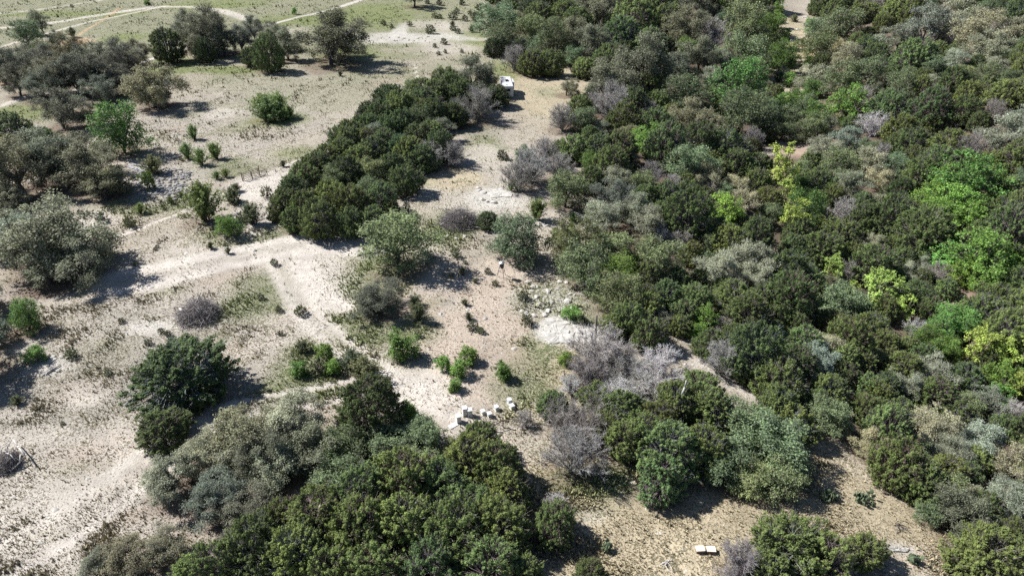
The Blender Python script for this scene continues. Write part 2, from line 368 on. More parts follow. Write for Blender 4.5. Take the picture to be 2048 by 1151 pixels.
# kind: prototype, height/width, trunk colour, crown colour, name, label phrase, category, group
K = {
 'O':  ('oak',   .74, (0.085, 0.078, 0.072), (0.265, 0.28, 0.18), 'live_oak', 'grey-green live oak', 'oak tree'),
 'A':  ('airy',  .80, (0.09, 0.083, 0.08), (0.25, 0.262, 0.175), 'live_oak', 'airy grey live oak', 'oak tree'),
 'G':  ('oak',   .70, (0.14, 0.135, 0.125), (0.37, 0.39, 0.27), 'live_oak', 'pale silvery live oak', 'oak tree'),
 'D':  ('dense', .80, (0.09, 0.083, 0.075), (.215,.275,.135), 'live_oak', 'full blue-green oak', 'oak tree'),
 'E':  ('elm',   .78, (0.1, 0.09, 0.075), (0.20, 0.34, 0.075), 'elm_tree', 'bright green leafy elm', 'elm tree'),
 'V':  ('dense', .90, (.08,.075,.065), (.15,.265,.06), 'elm_tree', 'deep green leafy elm', 'elm tree'),
 'Y':  ('sapling', 1.15, (0.14, 0.12, 0.09), (0.42, 0.56, 0.14), 'young_tree', 'lime yellow young tree', 'young tree'),
 'J':  ('juniper', .92, (0.13, 0.118, 0.112), (0.178, 0.235, 0.078), 'juniper_tree', 'olive juniper', 'juniper tree'),
 'K':  ('juniper', .95, (0.12, 0.11, 0.105), (0.135, 0.185, 0.068), 'juniper_tree', 'dark green juniper', 'juniper tree'),
 'B':  ('bare',  .76, (0.25, 0.23, 0.215), (0.385, 0.36, 0.335), 'bare_tree', 'leafless grey brush tree', 'bare tree'),
 'W':  ('bare',  .76, (0.4, 0.38, 0.36), (0.54, 0.52, 0.495), 'bare_tree', 'bleached white dead tree', 'bare tree'),
 'M':  ('fan',   .85, (0.13, 0.115, 0.09), (.215,.285,.105), 'feathery_shrub', 'feathery green shrub', 'shrub'),
 'N':  ('fan',   .75, (0.14, 0.12, 0.1), (0.165, 0.185, 0.1), 'feathery_shrub', 'dull grey-green twiggy shrub', 'shrub'),
 'S':  ('shrub', .85, (0.12, 0.105, 0.095), (0.15, 0.20, 0.065), 'juniper_shrub', 'small dark juniper shrub', 'shrub'),
 'T':  ('bush', .92, (.10,.09,.07), (.20,.33,.075), 'leafy_shrub', 'small vivid green shrub', 'shrub'),
}
TREES = []      # kind, u, v (crown centre in the photo), width in photo pixels, height factor
def T(kind, *rows):
    for r in rows: TREES.append((kind, r[0], r[1], r[2], r[3] if len(r) > 3 else 1.0))
# --- far left pasture
T('D', (50,68,62,1.1)); T('O', (80,45,48,1.2)); T('N', (143,64,20), (85,98,50,.8)); T('A', (115,78,34,1.2))
T('A', (12,128,70,1.2),(45,120,66,1.1),(78,128,72,1.1),(104,146,80,1.1),(142,112,74,1.1),(150,152,84,1.1),(190,142,86,1.1),(218,112,80,1.1),(248,126,74,1.1),(196,178,72,.9),(60,165,60),(268,105,56))
T('O', (298,172,112,1.0)); T('A', (112,212,98,1.05), (176,232,46)); T('V', (237,262,96,1.1))
T('K', (20,268,90,.9),(78,280,64,.8)); 
T('K', (332,92,58,1.2)); T('A', (368,62,76,1.15),(422,60,92,1.15),(480,74,64,1.1),(505,58,50,1.1)); T('K', (409,100,40,1.35),(500,112,42),(537,108,62,1.2)); T('O', (572,92,74,1.0))
T('O', (655,74,148,.95),(664,84,90,.9)); T('A', (828,-14,60,1.0))
T('T', (295,5,13),(588,23,13)); T('W', (925,236,46,.8))
T('S', (143,12,8),(766,45,13),(820,48,11),(862,59,19),(870,31,14),(880,33,11),(905,31,18),(925,4,14),(957,15,14),(913,22,12),(930,36,14),(878,5,13),(855,3,11),(888,83,14),(870,91,11),(877,106,9),(924,102,9),(890,103,9),(905,55,14),(915,62,12),(1003,12,18),(995,4,14),(940,26,10),(783,52,9))
T('N', (952,33,20),(960,28,14),(944,57,14),(905,47,12),(680,146,12))
# --- middle left
T('T', (1560,18,26),(1548,40,30),(1618,50,24),(1572,70,20),(1562,100,34),(1616,120,22),(1582,130,16),(1578,160,30),(1604,160,16),(1630,190,22),(1590,200,26)); T('N', (1606,84,18),(1622,20,20),(1590,36,16)); T('M', (528,214,66,.8),(570,226,34,.7),(524,207,42),(552,207,50),(577,222,28),(372,300,32),(430,302,32),(386,264,28),(400,312,34),(432,350,16),(450,346,16),(278,416,22),(340,400,14),(362,388,12))
T('O', (28,338,150,.95),(105,325,120,.95),(172,345,120,.95),(205,372,84,.9)); T('S', (200,433,24),(258,445,24))
T('G', (60,478,150,.8)); T('O', (66,490,214,.85),(155,515,130,.9),(10,460,120,.9),(90,540,120,.7)); T('T', (296,362,26,1.7)); T('M', (400,405,78,.95)); T('E', (455,450,56,1.1)); T('N', (500,425,52),(462,388,34),(300,330,40)); T('S', (468,396,26),(484,432,22))
T('S', (531,384,24,1.1),(548,524,16),(270,528,9),(314,492,8),(310,497,8),(410,448,9))
T('N', (470,375,22,.8),(455,500,16),(420,490,16))
# --- juniper belt in the middle
T('J', (890,165,66),(868,192,62),(800,217,70),(760,232,60),(738,252,54),(700,268,58),(862,268,60),(690,302,62),(640,330,56),(603,356,62),(720,316,62),(820,302,70),(570,404,62),(612,412,70),(660,398,78),(640,437,78),(586,438,52),(826,245,50),(778,262,60))
T('K', (700,408,82),(758,398,72),(812,360,64),(700,448,60),(748,440,62),(842,318,60),(930,190,70),(996,192,48,.9),(985,196,40),(880,230,54),(550,432,26)); T('O', (945,152,92,.95),(752,274,66),(890,262,56),(978,158,44)); T('D', (845,238,64),(660,358,64),(742,342,62),(735,382,62),(700,352,54),(822,176,36))
T('B', (955,208,100,.85),(905,225,60),(862,312,62),(905,305,72,.9),(792,300,50)); T('J', (781,422,42,1.15)); T('S', (813,412,15,1.4))
T('D', (795,487,138,1.0)); T('K', (976,440,46,.8)); T('D', (1038,478,118,1.0))
T('N', (566,326,15)); T('S', (910,507,21),(975,541,14),(902,551,12),(990,566,13),(930,524,10)); T('N', (925,542,18),(950,560,12))
# --- lower left
T('V', (48,634,72,1.0)); T('O', (-8,660,80,1.0),(-90,700,190,1.0),(-60,590,120,1.0)); T('T', (72,710,36)); T('S', (140,706,25),(296,683,15),(335,665,15),(322,660,13),(242,640,13),(215,744,15),(125,846,8)); T('N', (30,800,24))
T('J', (362,738,188,.70)); T('K', (328,852,104,.78))
T('N', (602,692,36,.8)); T('T', (652,710,38,1.2),(663,735,34),(602,740,36,1.1),(805,690,56,.95),(887,725,34),(938,712,40),(915,735,38),(905,768,32),(1010,740,38,1.15),(823,817,40),(1130,716,30,1.1)); T('S', (640,728,40,1.0))
T('N', (725,735,76,.8),(700,720,50),(836,622,46)); T('A', (762,592,104,.72)); T('N', (745,608,60,.6),(830,600,30,.7)); T('S', (946,652,22),(962,660,16),(1045,590,22),(1054,638,26),(520,592,16),(557,617,16),(600,620,24),(560,665,12),(835,668,16))
T('T', (1145,631,36,.8),(1142,938,12)); T('N', (1165,640,26,.6),(930,604,16),(936,632,18))
# --- bottom left woods
T('G', (566,846,150,.95)); T('G', (470,880,120,.9)); T('O', (492,858,150,.95),(606,900,120,.95),(560,940,130,.95)); T('G', (420,905,110,.95)); T('A', (530,905,120,1.0),(340,960,130,.7),(430,985,130,.75),(500,1010,120,.75),(250,1120,110,.7),(190,1135,90,.7),(330,1090,100,.7))
T('K', (736,818,128,.95)); T('D', (700,893,104,.8),(772,888,108,.8),(846,872,96,.8),(828,928,84,.8),(676,962,110,.8),(905,895,62,.8),(660,905,80,.8))
T('J', (722,985,124),(800,962,130),(880,968,116),(945,922,100),(952,884,84),(996,934,100),(1012,985,92),(636,1030,120),(708,1058,126),(805,1048,134),(900,1058,136),(990,1050,120),(600,1105,132),(505,1092,124),(430,1128,104),(740,1135,128),(862,1138,128),(976,1135,122),(1046,1146,84),(930,1012,110),(560,1030,80),(1020,1095,80),(660,1140,110),(380,1150,90))
T('B', (1046,838,50,.9)); T('J', (1112,1042,92,1.0)); T('W', (1112,1003,50,.8))
# --- thicket right of the hives
T('B', (1200,700,130,.8),(1176,745,100,.8),(1240,720,90),(1150,906,140,.95),(1128,832,100,.9),(1168,862,90),(1306,976,56,.8),(1230,850,80),(1210,810,80)); T('W', (1262,752,110,.8),(1318,738,120,.8),(1236,790,100,.8),(1320,785,90),(1140,768,60,.8),(1290,770,90,.8))
T('J', (1108,810,62,.9),(1196,792,72,.9),(1352,808,92),(1402,782,92),(1424,824,100),(1312,846,90),(1342,900,124),(1404,902,110),(1250,880,80),(1330,950,100),(1260,640,70),(1300,668,70),(1225,650,60,.7)); T('D', (1482,850,116,.85),(1545,888,132,.85),(1458,925,116,.85),(1562,950,104,.8),(1500,960,90,.8))
T('B', (1480,1126,112,.85),(1330,890,60)); T('J', (1592,1092,150,.9),(1640,1120,110),(1182,1150,74),(1736,1102,72,1.0),(1550,1140,90)); T('B', (1660,1140,90,.8)); T('S', (1490,1100,22))
# --- far centre grove
T('D', (1000,42,92),(1010,76,70),(1062,18,72),(1110,88,80),(1100,60,60),(1084,95,60)); T('B', (1030,118,56)); T('J', (1080,32,62),(1122,36,56),(1152,48,62),(1270,32,90),(1240,70,82),(1335,40,74),(1300,85,70),(1300,172,60),(1250,240,70),(1160,218,60)); T('O', (1160,74,82),(1196,88,88),(1200,18,92),(1370,58,96),(1400,108,92),(1290,130,136),(1440,128,62),(1380,232,92),(1422,252,92)); T('B', (1424,72,80),(1220,206,90),(1126,236,66)); T('D', (1484,58,96),(1492,112,90),(1500,18,92),(1512,150,72),(1362,192,90),(1480,232,98),(1172,242,56)); T('V', (1480,180,112),(1370,92,44)); T('G', (1133,172,48,1.1)); T('O', (1212,168,96)); T('E', (1290,282,78))
T('B', (1060,332,84),(1036,352,80),(1120,332,64),(1092,312,72)); T('D', (1048,308,42),(1132,382,92)); T('V', (1182,326,46)); T('J', (1152,296,62),(1120,298,40)); T('M', (1072,416,46,1.0),(1145,433,20),(1182,420,26,1.2),(1143,450,18),(1110,462,18),(1022,372,18)); T('K', (1200,298,70),(1240,300,70),(1330,292,92),(1400,285,80),(1450,300,80),(1180,358,56)); T('S', (1005,308,22,1.1))
T('G', (1242,360,74),(1232,398,92),(1212,434,92),(1262,420,80),(1290,450,84)); T('D', (1372,330,92),(1160,490,110),(1172,540,100),(1222,500,92),(1226,590,96),(1130,480,60),(1195,570,60)); T('B', (1302,345,60))
# --- right slope accents
T('D', (1575,235,60),(1612,215,50),(1612,262,56),(1566,262,44),(1640,250,56)); T('V', (1590,205,44),(1625,180,40)); T('N', (1560,150,30),(1588,186,26)); T('E', (1945,372,130),(1990,360,70),(1900,375,90),(1880,430,70),(1940,440,80),(1990,560,80),(2030,520,80),(1930,545,70),(2040,770,60),(1985,790,60),(1862,398,84),(1905,408,92),(1960,420,70),(1968,512,122),(1895,512,84),(1450,420,78),(1692,214,92),(1640,222,60),(1412,638,56),(1390,662,40),(1275,525,46),(2000,758,74)); T('V', (1612,420,84),(1908,650,86),(1850,680,60),(1560,210,40),(1250,580,60),(1890,700,60),(1540,60,70),(1560,120,60))
T('Y', (1560,340,70,1.15),(1590,436,60,1.15),(1574,388,48,1.1),(1664,536,44,1.2),(1758,575,74),(1804,613,44,1.2),(1706,575,30),(1950,696,74,1.1),(2036,715,76,1.1),(2038,770,50),(1572,205,42,.6),(1824,242,28,.7))
T('W', (1832,656,58,.8),(2026,828,66),(1750,248,80,.8),(1320,470,50)); T('B', (1440,720,80),(1700,540,60),(1660,250,40))
T('G', (1640,160,74),(1700,120,80),(1850,60,110),(1900,40,100),(1960,70,110),(1800,75,80),(1990,95,90),(2000,275,110),(2035,240,90),(1640,720,90),(1650,690,70),(1860,745,90),(1820,770,80),(1850,840,110),(1740,490,60),(1490,520,110),(1440,540,90),(1520,560,80),(1960,880,110),(2010,920,110),(1900,900,90),(2020,1000,100),(1960,800,80),(1700,280,70),(1740,330,80),(1770,90,60)); T('D', (1640,100,72),(1690,60,82),(1640,60,60),(1700,160,80),(1680,330,80),(1600,345,50),(1940,810,60),(1745,150,76),(1800,180,70))

T('J', (1556,812,84),(1584,846,80),(1252,818,92),(1288,872,92),(1216,852,72),(1270,850,80))
T('K', (655,312,60),(700,284,62),(624,336,60),(588,378,62),(748,300,62),(690,346,62),(784,330,62),(802,298,58),(735,225,50),(770,190,46)); T('K', (782,204,60),(850,204,62),(905,178,62),(805,252,62),(838,275,62),(868,228,62),(880,292,62),(770,290,60),(720,250,46),(912,232,50)); T('J', (825,222,60),(845,180,56),(680,278,52),(730,285,56))
T('O', (60,302,112,.9),(140,318,112,.9),(236,362,84,.8),(30,390,90,.7),(395,74,70,1.1),(445,84,66,1.0),(545,76,60)); T('A', (30,160,70),(80,170,76,.9),(120,150,80),(170,125,80),(235,160,70,.9),(270,130,66,.9),(100,110,60),(320,190,56,.8),(140,205,60,.9),(545,64,50,1.1),(395,88,60,1.0))
# --- fill of the two woods: seeded scatter inside hand-drawn outlines
def inside(u, v, P):
    c = False; j = len(P)-1
    for i in range(len(P)):
        if (P[i][1] > v) != (P[j][1] > v) and u < (P[j][0]-P[i][0])*(v-P[i][1])/(P[j][1]-P[i][1]) + P[i][0]: c = not c
        j = i
    return c
WOOD_FAR = [(985,-40),(1550,-40),(1555,60),(1540,140),(1570,270),(1530,300),(1480,330),(1350,345),(1200,335),(1180,290),(1120,250),(1200,160),(1160,130),(1080,130),(1030,110),(975,90)]
WOOD_RIGHT = [(1625,-40),(2110,-40),(2110,1190),(2010,1190),(1960,1110),(1870,1050),(1850,970),(1760,925),(1650,850),(1560,770),(1410,680),(1310,660),(1250,620),(1205,570),(1190,520),(1190,470),(1250,350),(1480,335),(1545,310),(1640,300),(1640,200),(1650,100)]
CLEAR = [(1598,86,36,72),(1590,300,34,18),(1895,600,46,22),(1960,585,30,14),(2010,340,30,20),(1870,200,60,12),(1592,24,34,20),(1610,760,16,14),(2030,225,26,10),(1600,170,16,30)]
frng = random.Random(5)
def scatter(P, tries, kinds):
    us = [p[0] for p in P]; vs = [p[1] for p in P]
    for _ in range(tries):
        u = frng.uniform(min(us), max(us)); v = frng.uniform(min(vs), max(vs))
        if not inside(u, v, P) or any(((u-a)/c)**2 + ((v-b)/d)**2 < 1 for a, b, c, d in CLEAR): continue
        w = (56 + 52*max(v, 0)/1151)*frng.choice((.62, .8, .95, 1.1, 1.3))*frng.uniform(.92, 1.08)
        if any(abs(u-t[1]) < 140 and (u-t[1])**2 + ((v-t[2])*1.25)**2 < (.285*(w + t[3]))**2 for t in TREES): continue
        T(frng.choices(*kinds(u, v))[0], (u, v, w, frng.uniform(.88, 1.12)))
scatter(WOOD_FAR, 4000, lambda u, v: ('JKODGB', (30, 25, 20, 20, 3, 6)) if v > 200 else ('JKODGB', (30, 10, 24, 20, 6, 8)))
scatter(WOOD_RIGHT, 14000, lambda u, v: ('JKDGOBV', (70, 6, 8, 6, 3, 4, 3)) if v > 560 else (('JKDGOBV', (60, 10, 14, 7, 4, 5, 3)) if v > 180 else ('JKDGOB', (50, 3, 20, 18, 4, 4))))

# ------------------------------------------------------------------ place trees
def thing(name, loc, rz=0.0, label=None, cat=None, group=None):
    o = bpy.data.objects.new(name, None); COL.objects.link(o); o.empty_display_size = .3
    o.location = loc; o.rotation_euler = (0, 0, rz)
    if label: o['label'] = label
    if cat: o['category'] = cat
    if group: o['group'] = group
    return o
def part(name, me, parent, color=None):
    o = bpy.data.objects.new(name, me); COL.objects.link(o); o.parent = parent
    if color: o.color = (*color, 1)
    return o
PLACED = []
GROUPS = {'live_oak': 'oaks across the pasture and woods', 'elm_tree': 'leafy green trees along the draw', 'young_tree': 'lime yellow young trees in the woods',
          'juniper_tree': 'junipers in the woods and pasture', 'bare_tree': 'leafless brush trees', 'feathery_shrub': 'feathery shrubs in the open',
          'juniper_shrub': 'small juniper shrubs in the open', 'leafy_shrub': 'small green shrubs in the open'}
trng = np.random.default_rng(3)
for i, (kind, u, v, wpx, hf) in enumerate(TREES):
    pk, ratio, tc, cc, name, phrase, cat = K[kind]
    hc = 1.0
    for _ in range(4):
        x, y, z, dep = hit(u, v, hc)
        wm = wpx*dep/FPX*(1.25 if pk == 'fan' else 1.04); hm = wm*ratio*hf
        tm, cm, pw, ph, zc = PROTO[pk][0]
        hc = hm*zc
    tm, cm, pw, ph, zc = PROTO[pk][int(trng.integers(len(PROTO[pk])))]
    o = thing(name, (x, y, z), trng.uniform(0, 6.283), None, cat, GROUPS[name])
    o.rotation_euler = (trng.normal(0, .07), trng.normal(0, .07), o.rotation_euler[2])
    o.scale = (wm/pw*trng.uniform(.9, 1.1), wm/pw*trng.uniform(.9, 1.1), hm/ph*trng.uniform(.93, 1.1))
    bright = 1.08*float(np.clip(trng.normal(1, .16), .65, 1.4)); hue = trng.normal(0, .06 if kind not in 'BW' else .02)
    c = (cc[0]*bright*(1+hue), cc[1]*bright, cc[2]*bright*(1-hue))
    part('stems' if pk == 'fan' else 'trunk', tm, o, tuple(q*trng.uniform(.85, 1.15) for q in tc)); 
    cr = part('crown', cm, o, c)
    if pk == 'bare': pass
    PLACED.append([o, kind, u, v, x, y, wm])

# labels: the kind of plant and its rank of nearness to something one can find
MARKS = [('the white trailer', 1015,165), ('the white beehives', 965,820), ('the bare wooden pole', 1188,660), ('the brush pile at mid left', 398,625), ('the rusty pipe gate', 505,348), ('the pale cattle gate', 1157,434),
 ('the tripod feeder', 1005,545), ('the bare rock ledge', 1120,665), ('the two pale crates', 1410,1095), ('the stone rubble heap', 330,365), ('the top end of the paved road', 700,8), ('the dry creek bed', 1592,100),
 ('the bare earth gap in the draw', 1590,300), ('the paved road bend at the far oaks', 320,115), ('the prickly pear patch', 1730,1000), ('the upper right corner of the picture', 2048,0), ('the lower right corner of the picture', 2048,1151),
 ('the lower left corner of the picture', 0,1151), ('the upper left corner of the picture', 0,0), ('the middle of the right edge', 2048,575), ('the middle of the left edge', 0,575), ('the middle of the bottom edge', 1024,1151), ('the middle of the top edge', 1024,0),
 ('the white fallen limbs at the left edge', 20,900), ('the dead brush heap with pale trunk', 920,430), ('the pale track end beside the lone oak', 700,482), ('the centre of the picture', 1024,575), ('the track fork in lower centre', 800,770), ('the white snag', 1366,780), ('the wood trail at its narrow middle', 1400,715),
 ('the pale boards by the rubble', 280,330), ('the left quarter of the bottom edge', 512,1151), ('the right quarter of the bottom edge', 1536,1151), ('the right quarter of the top edge', 1536,0), ('the left quarter of the top edge', 512,0), ('the reddish clearing deep in the woods', 1893,600)]
ORD = ['', 'second ', 'third ', 'fourth ', 'fifth ', 'sixth ', 'seventh ', 'eighth ', 'ninth ', 'tenth ', 'eleventh ', 'twelfth ', 'thirteenth ', 'fourteenth ', 'fifteenth ', 'sixteenth ', 'seventeenth ', 'eighteenth ', 'nineteenth ', 'twentieth ']
def rank_labels(rows):
    """rows: (object, phrase, u, v)"""
    by = {}
    for r in rows: by.setdefault(r[1], []).append(r)
    for ph, rs in by.items():
        U = np.array([[r[2], r[3]] for r in rs]); Lm = np.array([[m[1], m[2]] for m in MARKS])
        Dm = np.linalg.norm(U[:, None] - Lm[None], axis=-1); order = Dm.argsort(0).argsort(0)
        for i, r in enumerate(rs):
            key = order[i]*1000 + Dm[i]
            j = int(key.argmin()); k = int(order[i, j])
            nth = ORD[k] if k < len(ORD) else f'{k+1}th '
            r[0]['label'] = f'{ph} {nth}closest to {MARKS[j][0]}'
rank_labels([(p[0], K[p[1]][5], p[2], p[3]) for p in PLACED])

#GROUND
# ------------------------------------------------------------------ ground sheet
def axis(lo, hi, step, far, grow=1.25):
    a = list(np.arange(lo, hi+step, step)); s = step; x = a[-1]
    while x < far: s *= grow; x += s; a.append(x)
    s = step; x = a[0]; pre = []
    while x > -far: s *= grow; x -= s; pre.append(x)
    return np.array(pre[::-1] + a)
gx = axis(-105, 120, .45, 2600)
ys = [6.0]; 
while ys[-1] < 240: ys.append(ys[-1] + .28 + .0035*ys[-1])
gy = np.array(ys); s = 1.0; y0 = gy[-1]; ext = []
while y0 < 2600: s *= 1.25; y0 += s; ext.append(y0)
s = .5; y0 = 6.0; pre = []
while y0 > -600: s *= 1.3; y0 -= s; pre.append(y0)
gy = np.concatenate([pre[::-1], gy, ext])
GX, GY = np.meshgrid(gx, gy); FX, FY = GX.ravel(), GY.ravel(); FZ = height(FX, FY)
soil = np.tile(np.array([.40, .36, .305]), (len(FX), 1)); cover = np.full(len(FX), .42); gcol = np.tile(np.array([.165, .150, .090]), (len(FX), 1))
wob = (vnoise(FX, FY, 5, 5) - .5) + .6*(vnoise(FX, FY, 1.8, 6) - .5)
C_ = dict(pale=(.47,.432,.385), path=(.56,.52,.475), pink=(.445,.38,.32), straw=(.445,.385,.275), sage=(.30,.30,.21), green=(.23,.265,.115), orange=(.50,.33,.20),
          litter_and_shade=(.125,.09,.07), rock=(.52,.50,.465), grey=(.375,.35,.31), wood=(.135,.105,.08), asphalt=(.50,.46,.42), redbrown=(.36,.275,.215))
GREEN = (.115,.135,.05); DRY = (.17,.15,.095); DARK = (.12,.105,.075)
def apply(m, col=None, cov=None, g=None):
    global soil, cover, gcol
    m = np.clip(m, 0, 1)
    if col is not None: soil += (np.array(C_[col]) - soil)*m[:, None]
    if cov is not None: cover += (cov - cover)*m
    if g is not None: gcol += (np.array(g) - gcol)*m[:, None]
def blob(u, v, rx, ry, col=None, cov=None, g=None, k=1.0, soft=.5):
    p = hit(u, v); a = hit(u, min(v + ry, 1500)); b = hit(u, max(v - ry, -120))
    sx = rx*p[3]/FPX; sy = max((b[1] - a[1])/2, .3)
    d = np.hypot((FX - p[0])/sx, (FY - (a[1]+b[1])/2)/sy) + wob*.55
    apply(k*np.clip((1 + soft*.5 - d)/soft, 0, 1), col, cov, g)
def line(pts, wpx, col, cov=None, g=None, k=1.0, soft=.6, ruts=False):
    P = np.array([hit(u, v)[:2] for u, v in pts]); mid = pts[len(pts)//2]; w = wpx*hit(*mid)[3]/FPX
    # smooth the polyline
    Q = P
    for _ in range(2):
        Q = np.concatenate([[Q[0]], np.stack([Q[:-1]*.75 + Q[1:]*.25, Q[:-1]*.25 + Q[1:]*.75], 1).reshape(-1, 2), [Q[-1]]])
    d = poly_dist(FX, FY, Q)
    if ruts:
        m = np.clip((w*.30 - np.abs(d - w*.55) + wob*w*.16)/(w*.15), 0, 1)
    else:
        m = np.clip((w*(1 + soft*.5)/2 - d + wob*w*.25)/(w*soft/2 + 1e-6), 0, 1)
    apply(m*k, col, cov, g)
# broad ground colour
blob(350, 60, 900, 120, 'sage', .6, (.15,.155,.085), .95); blob(480, 240, 220, 85, 'pale', .62, (.145,.145,.085), .9); blob(640, 180, 200, 60, 'sage', .55, DRY, .6)
blob(430, 570, 330, 90, 'pale', .5, DRY, .75); blob(200, 790, 330, 190, 'grey', .55, DRY, .85); blob(960, 640, 200, 130, 'pink', .30, DRY, .95)
blob(150, 1010, 260, 150, 'pale', .42, DRY, .9); blob(1350, 1060, 420, 170, 'straw', .42, DRY, .95); blob(1700, 1030, 220, 110, 'straw', .42, DRY, .9)
blob(1120, 180, 160, 60, 'straw', .4, GREEN, .8); blob(960, 380, 120, 90, 'pale', .45, GREEN, .7); blob(1110, 760, 110, 90, 'straw', .62, (.15,.15,.07), .9)
blob(820, 780, 160, 70, 'pink', .25, DRY, .85); blob(600, 690, 130, 80, 'pale', .5, DRY, .6); blob(250, 920, 130, 50, 'pink', .48, DRY, .6)
mr_ = random.Random(21)
for _ in range(150):
    u, v = mr_.uniform(-40, 1250), mr_.uniform(0, 1150)
    kk = mr_.choice(('sage', 'pale', 'pale', 'grey', 'green', 'path', 'pink'))
    r_ = mr_.uniform(14, 60)*(.5 + v/900); blob(u, v, r_, r_*mr_.uniform(.25, .55), kk, .62 if kk in ('sage', 'green') else (.25 if kk in ('pale', 'path') else None), GREEN if kk == 'green' else None, mr_.uniform(.3, .65) if v < 500 or kk != 'green' else .25, .9)
# greener grass
for a in [(740,32,110,26),(245,75,44,10),(600,40,90,12),(950,80,70,16),(1005,140,34,22),(440,10,110,10),(130,28,150,6),(330,128,60,14),(400,140,120,9),(1470,3,40,10),(1535,60,20,70),(560,240,60,14),(40,225,70,14),(690,110,60,16)]:
    blob(*a, 'green', .62, GREEN, .8, .7)
for a in [(770,520,80,40),(745,560,70,40),(700,640,50,60),(740,670,60,30),(560,580,90,40),(520,610,60,30),(620,770,100,26),(600,740,60,20),(680,720,60,24),(820,660,60,30),(300,400,120,28),(480,470,70,26),(440,340,80,18),(890,460,60,40),(960,300,40,30),(1110,600,80,40),(1150,640,60,20),(640,710,90,40),(1050,770,60,50),(1200,960,80,30),(1090,700,40,50),(520,470,60,20),(210,300,50,16)]:
    blob(*a, 'sage', .72, (.125,.15,.06), .9, .8)
# woods floor
def poly_mask(P, k=1.0):
    W_ = np.array([hit(u, max(v, -20))[:2] for u, v in P])
    inn = np.zeros(len(FX), bool); j = len(W_)-1
    for i in range(len(W_)):
        yi, yj = W_[i][1], W_[j][1]
        if yi != yj:
            inn ^= ((yi > FY) != (yj > FY)) & (FX < (W_[j][0]-W_[i][0])*(FY-yi)/(yj-yi) + W_[i][0])
        j = i
    return inn
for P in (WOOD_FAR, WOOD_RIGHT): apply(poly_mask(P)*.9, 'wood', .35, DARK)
big = (FX > 30) & (FY > 150); 
for o, kind, u, v, x, y, wm in PLACED:      # leaf litter under each tree crown, coloured darker to deepen the shade there
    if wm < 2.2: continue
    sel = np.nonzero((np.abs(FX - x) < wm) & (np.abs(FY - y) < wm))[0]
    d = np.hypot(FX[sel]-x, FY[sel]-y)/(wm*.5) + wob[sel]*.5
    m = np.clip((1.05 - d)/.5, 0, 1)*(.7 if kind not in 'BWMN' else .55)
    soil[sel] += (np.array(C_['litter_and_shade'])*1.25 - soil[sel])*m[:, None]; cover[sel] += (.35 - cover[sel])*m
# tracks, roads, bare strips
line([(-30,60),(120,45),(280,15),(420,14),(500,40)], 22, 'path', .22, k=.7); line([(-30,30),(150,10),(260,-10)], 12, 'pale', .25, k=.8)
line([(0,95),(130,55),(250,30),(330,12)], 10, 'path', .15, k=.7); line([(240,15),(210,40),(165,62),(148,85)], 5, 'orange', .05, k=.9); blob(150, 84, 34, 8, 'orange', .2, None, .8)
line([(150,180),(60,190),(-20,220)], 18, 'asphalt', .05, k=.9); line([(0,170),(40,150),(15,145)], 6, 'orange', .1, k=.8)
line([(740,-8),(690,12),(600,34),(510,56),(430,76),(360,98),(285,125)], 13, 'asphalt', 0, k=1, soft=.12)
blob(820, 76, 130, 10, 'rock', .25, DRY, .8); blob(800, 62, 14, 14, 'rock', .1, None, .7); blob(900, 95, 60, 14, 'pale', .35, None, .8); blob(860, 50, 60, 10, 'pale', .3, None, .6)
line([(660,292),(600,318),(540,345),(500,358),(455,382),(380,418),(300,450),(215,480)], 7, 'path', .12, k=.85); line([(830,130),(836,165),(845,180)], 4, 'path', .1, k=.8)
blob(530, 410, 60, 60, 'path', .3, DRY, .85); blob(510, 375, 60, 26, 'path', .3, DRY, .85)
line([(740,487),(650,485),(560,495),(450,518),(340,545),(240,562)], 96, 'pale', .10, DRY, 1.0, .4); line([(740,487),(650,485),(560,495),(450,518),(340,545),(240,562)], 58, 'path', .03, DRY, 1.0, ruts=True)
line([(620,490),(600,530),(640,580),(690,612)], 52, 'path', .10, DRY, .95, .7); blob(640, 560, 60, 60, 'path', .3, None, .7, .8)
line([(560,530),(610,620),(680,690),(760,745),(830,790),(900,815)], 40, 'path', .05, DRY, .95, .6, ruts=True); line([(560,530),(610,620),(680,690),(760,745),(830,790),(900,815)], 56, 'pale', .25, DRY, .6, .8)
line([(760,760),(650,790),(540,805),(430,830)], 46, 'path', .05, DRY, .85, ruts=True); blob(810, 780, 100, 40, 'path', .12, None, .85, .8)
line([(-40,1150),(100,1070),(220,990),(330,900)], 80, 'path', .08, DRY, .9, .9, ruts=True); line([(-40,1130),(100,1060),(220,980),(330,900)], 100, 'pale', .2, DRY, .7, .9); line([(-40,1080),(80,1010),(180,950)], 60, 'pale', .25, DRY, .6, .9)
line([(1030,640),(1110,720),(1150,790)], 5, 'straw', .1, k=.6); line([(1255,930),(1300,1020),(1390,1150)], 9, 'straw', .05, k=.9); line([(1410,1020),(1470,1090)], 8, 'straw', .1, k=.7)
line([(1010,880),(1060,950),(1120,1010)], 16, 'pink', .2, k=.7)
line([(1280,670),(1360,705),(1440,750),(1530,806)], 27, 'pale', .15, DRY, 1.0, .7); line([(1590,880),(1680,960),(1800,1040),(1900,1140)], 70, 'straw', .4, DRY, .8)
line([(1780,925),(1900,1000)], 14, 'redbrown', .2, k=.6)
blob(1130, 660, 62, 30, 'rock', .03, DRY, 1, .25); blob(1195, 672, 40, 14, 'rock', .15, DRY, .9, .4); blob(1090, 600, 70, 30, 'rock', .5, (.14,.14,.07), .7, .8)
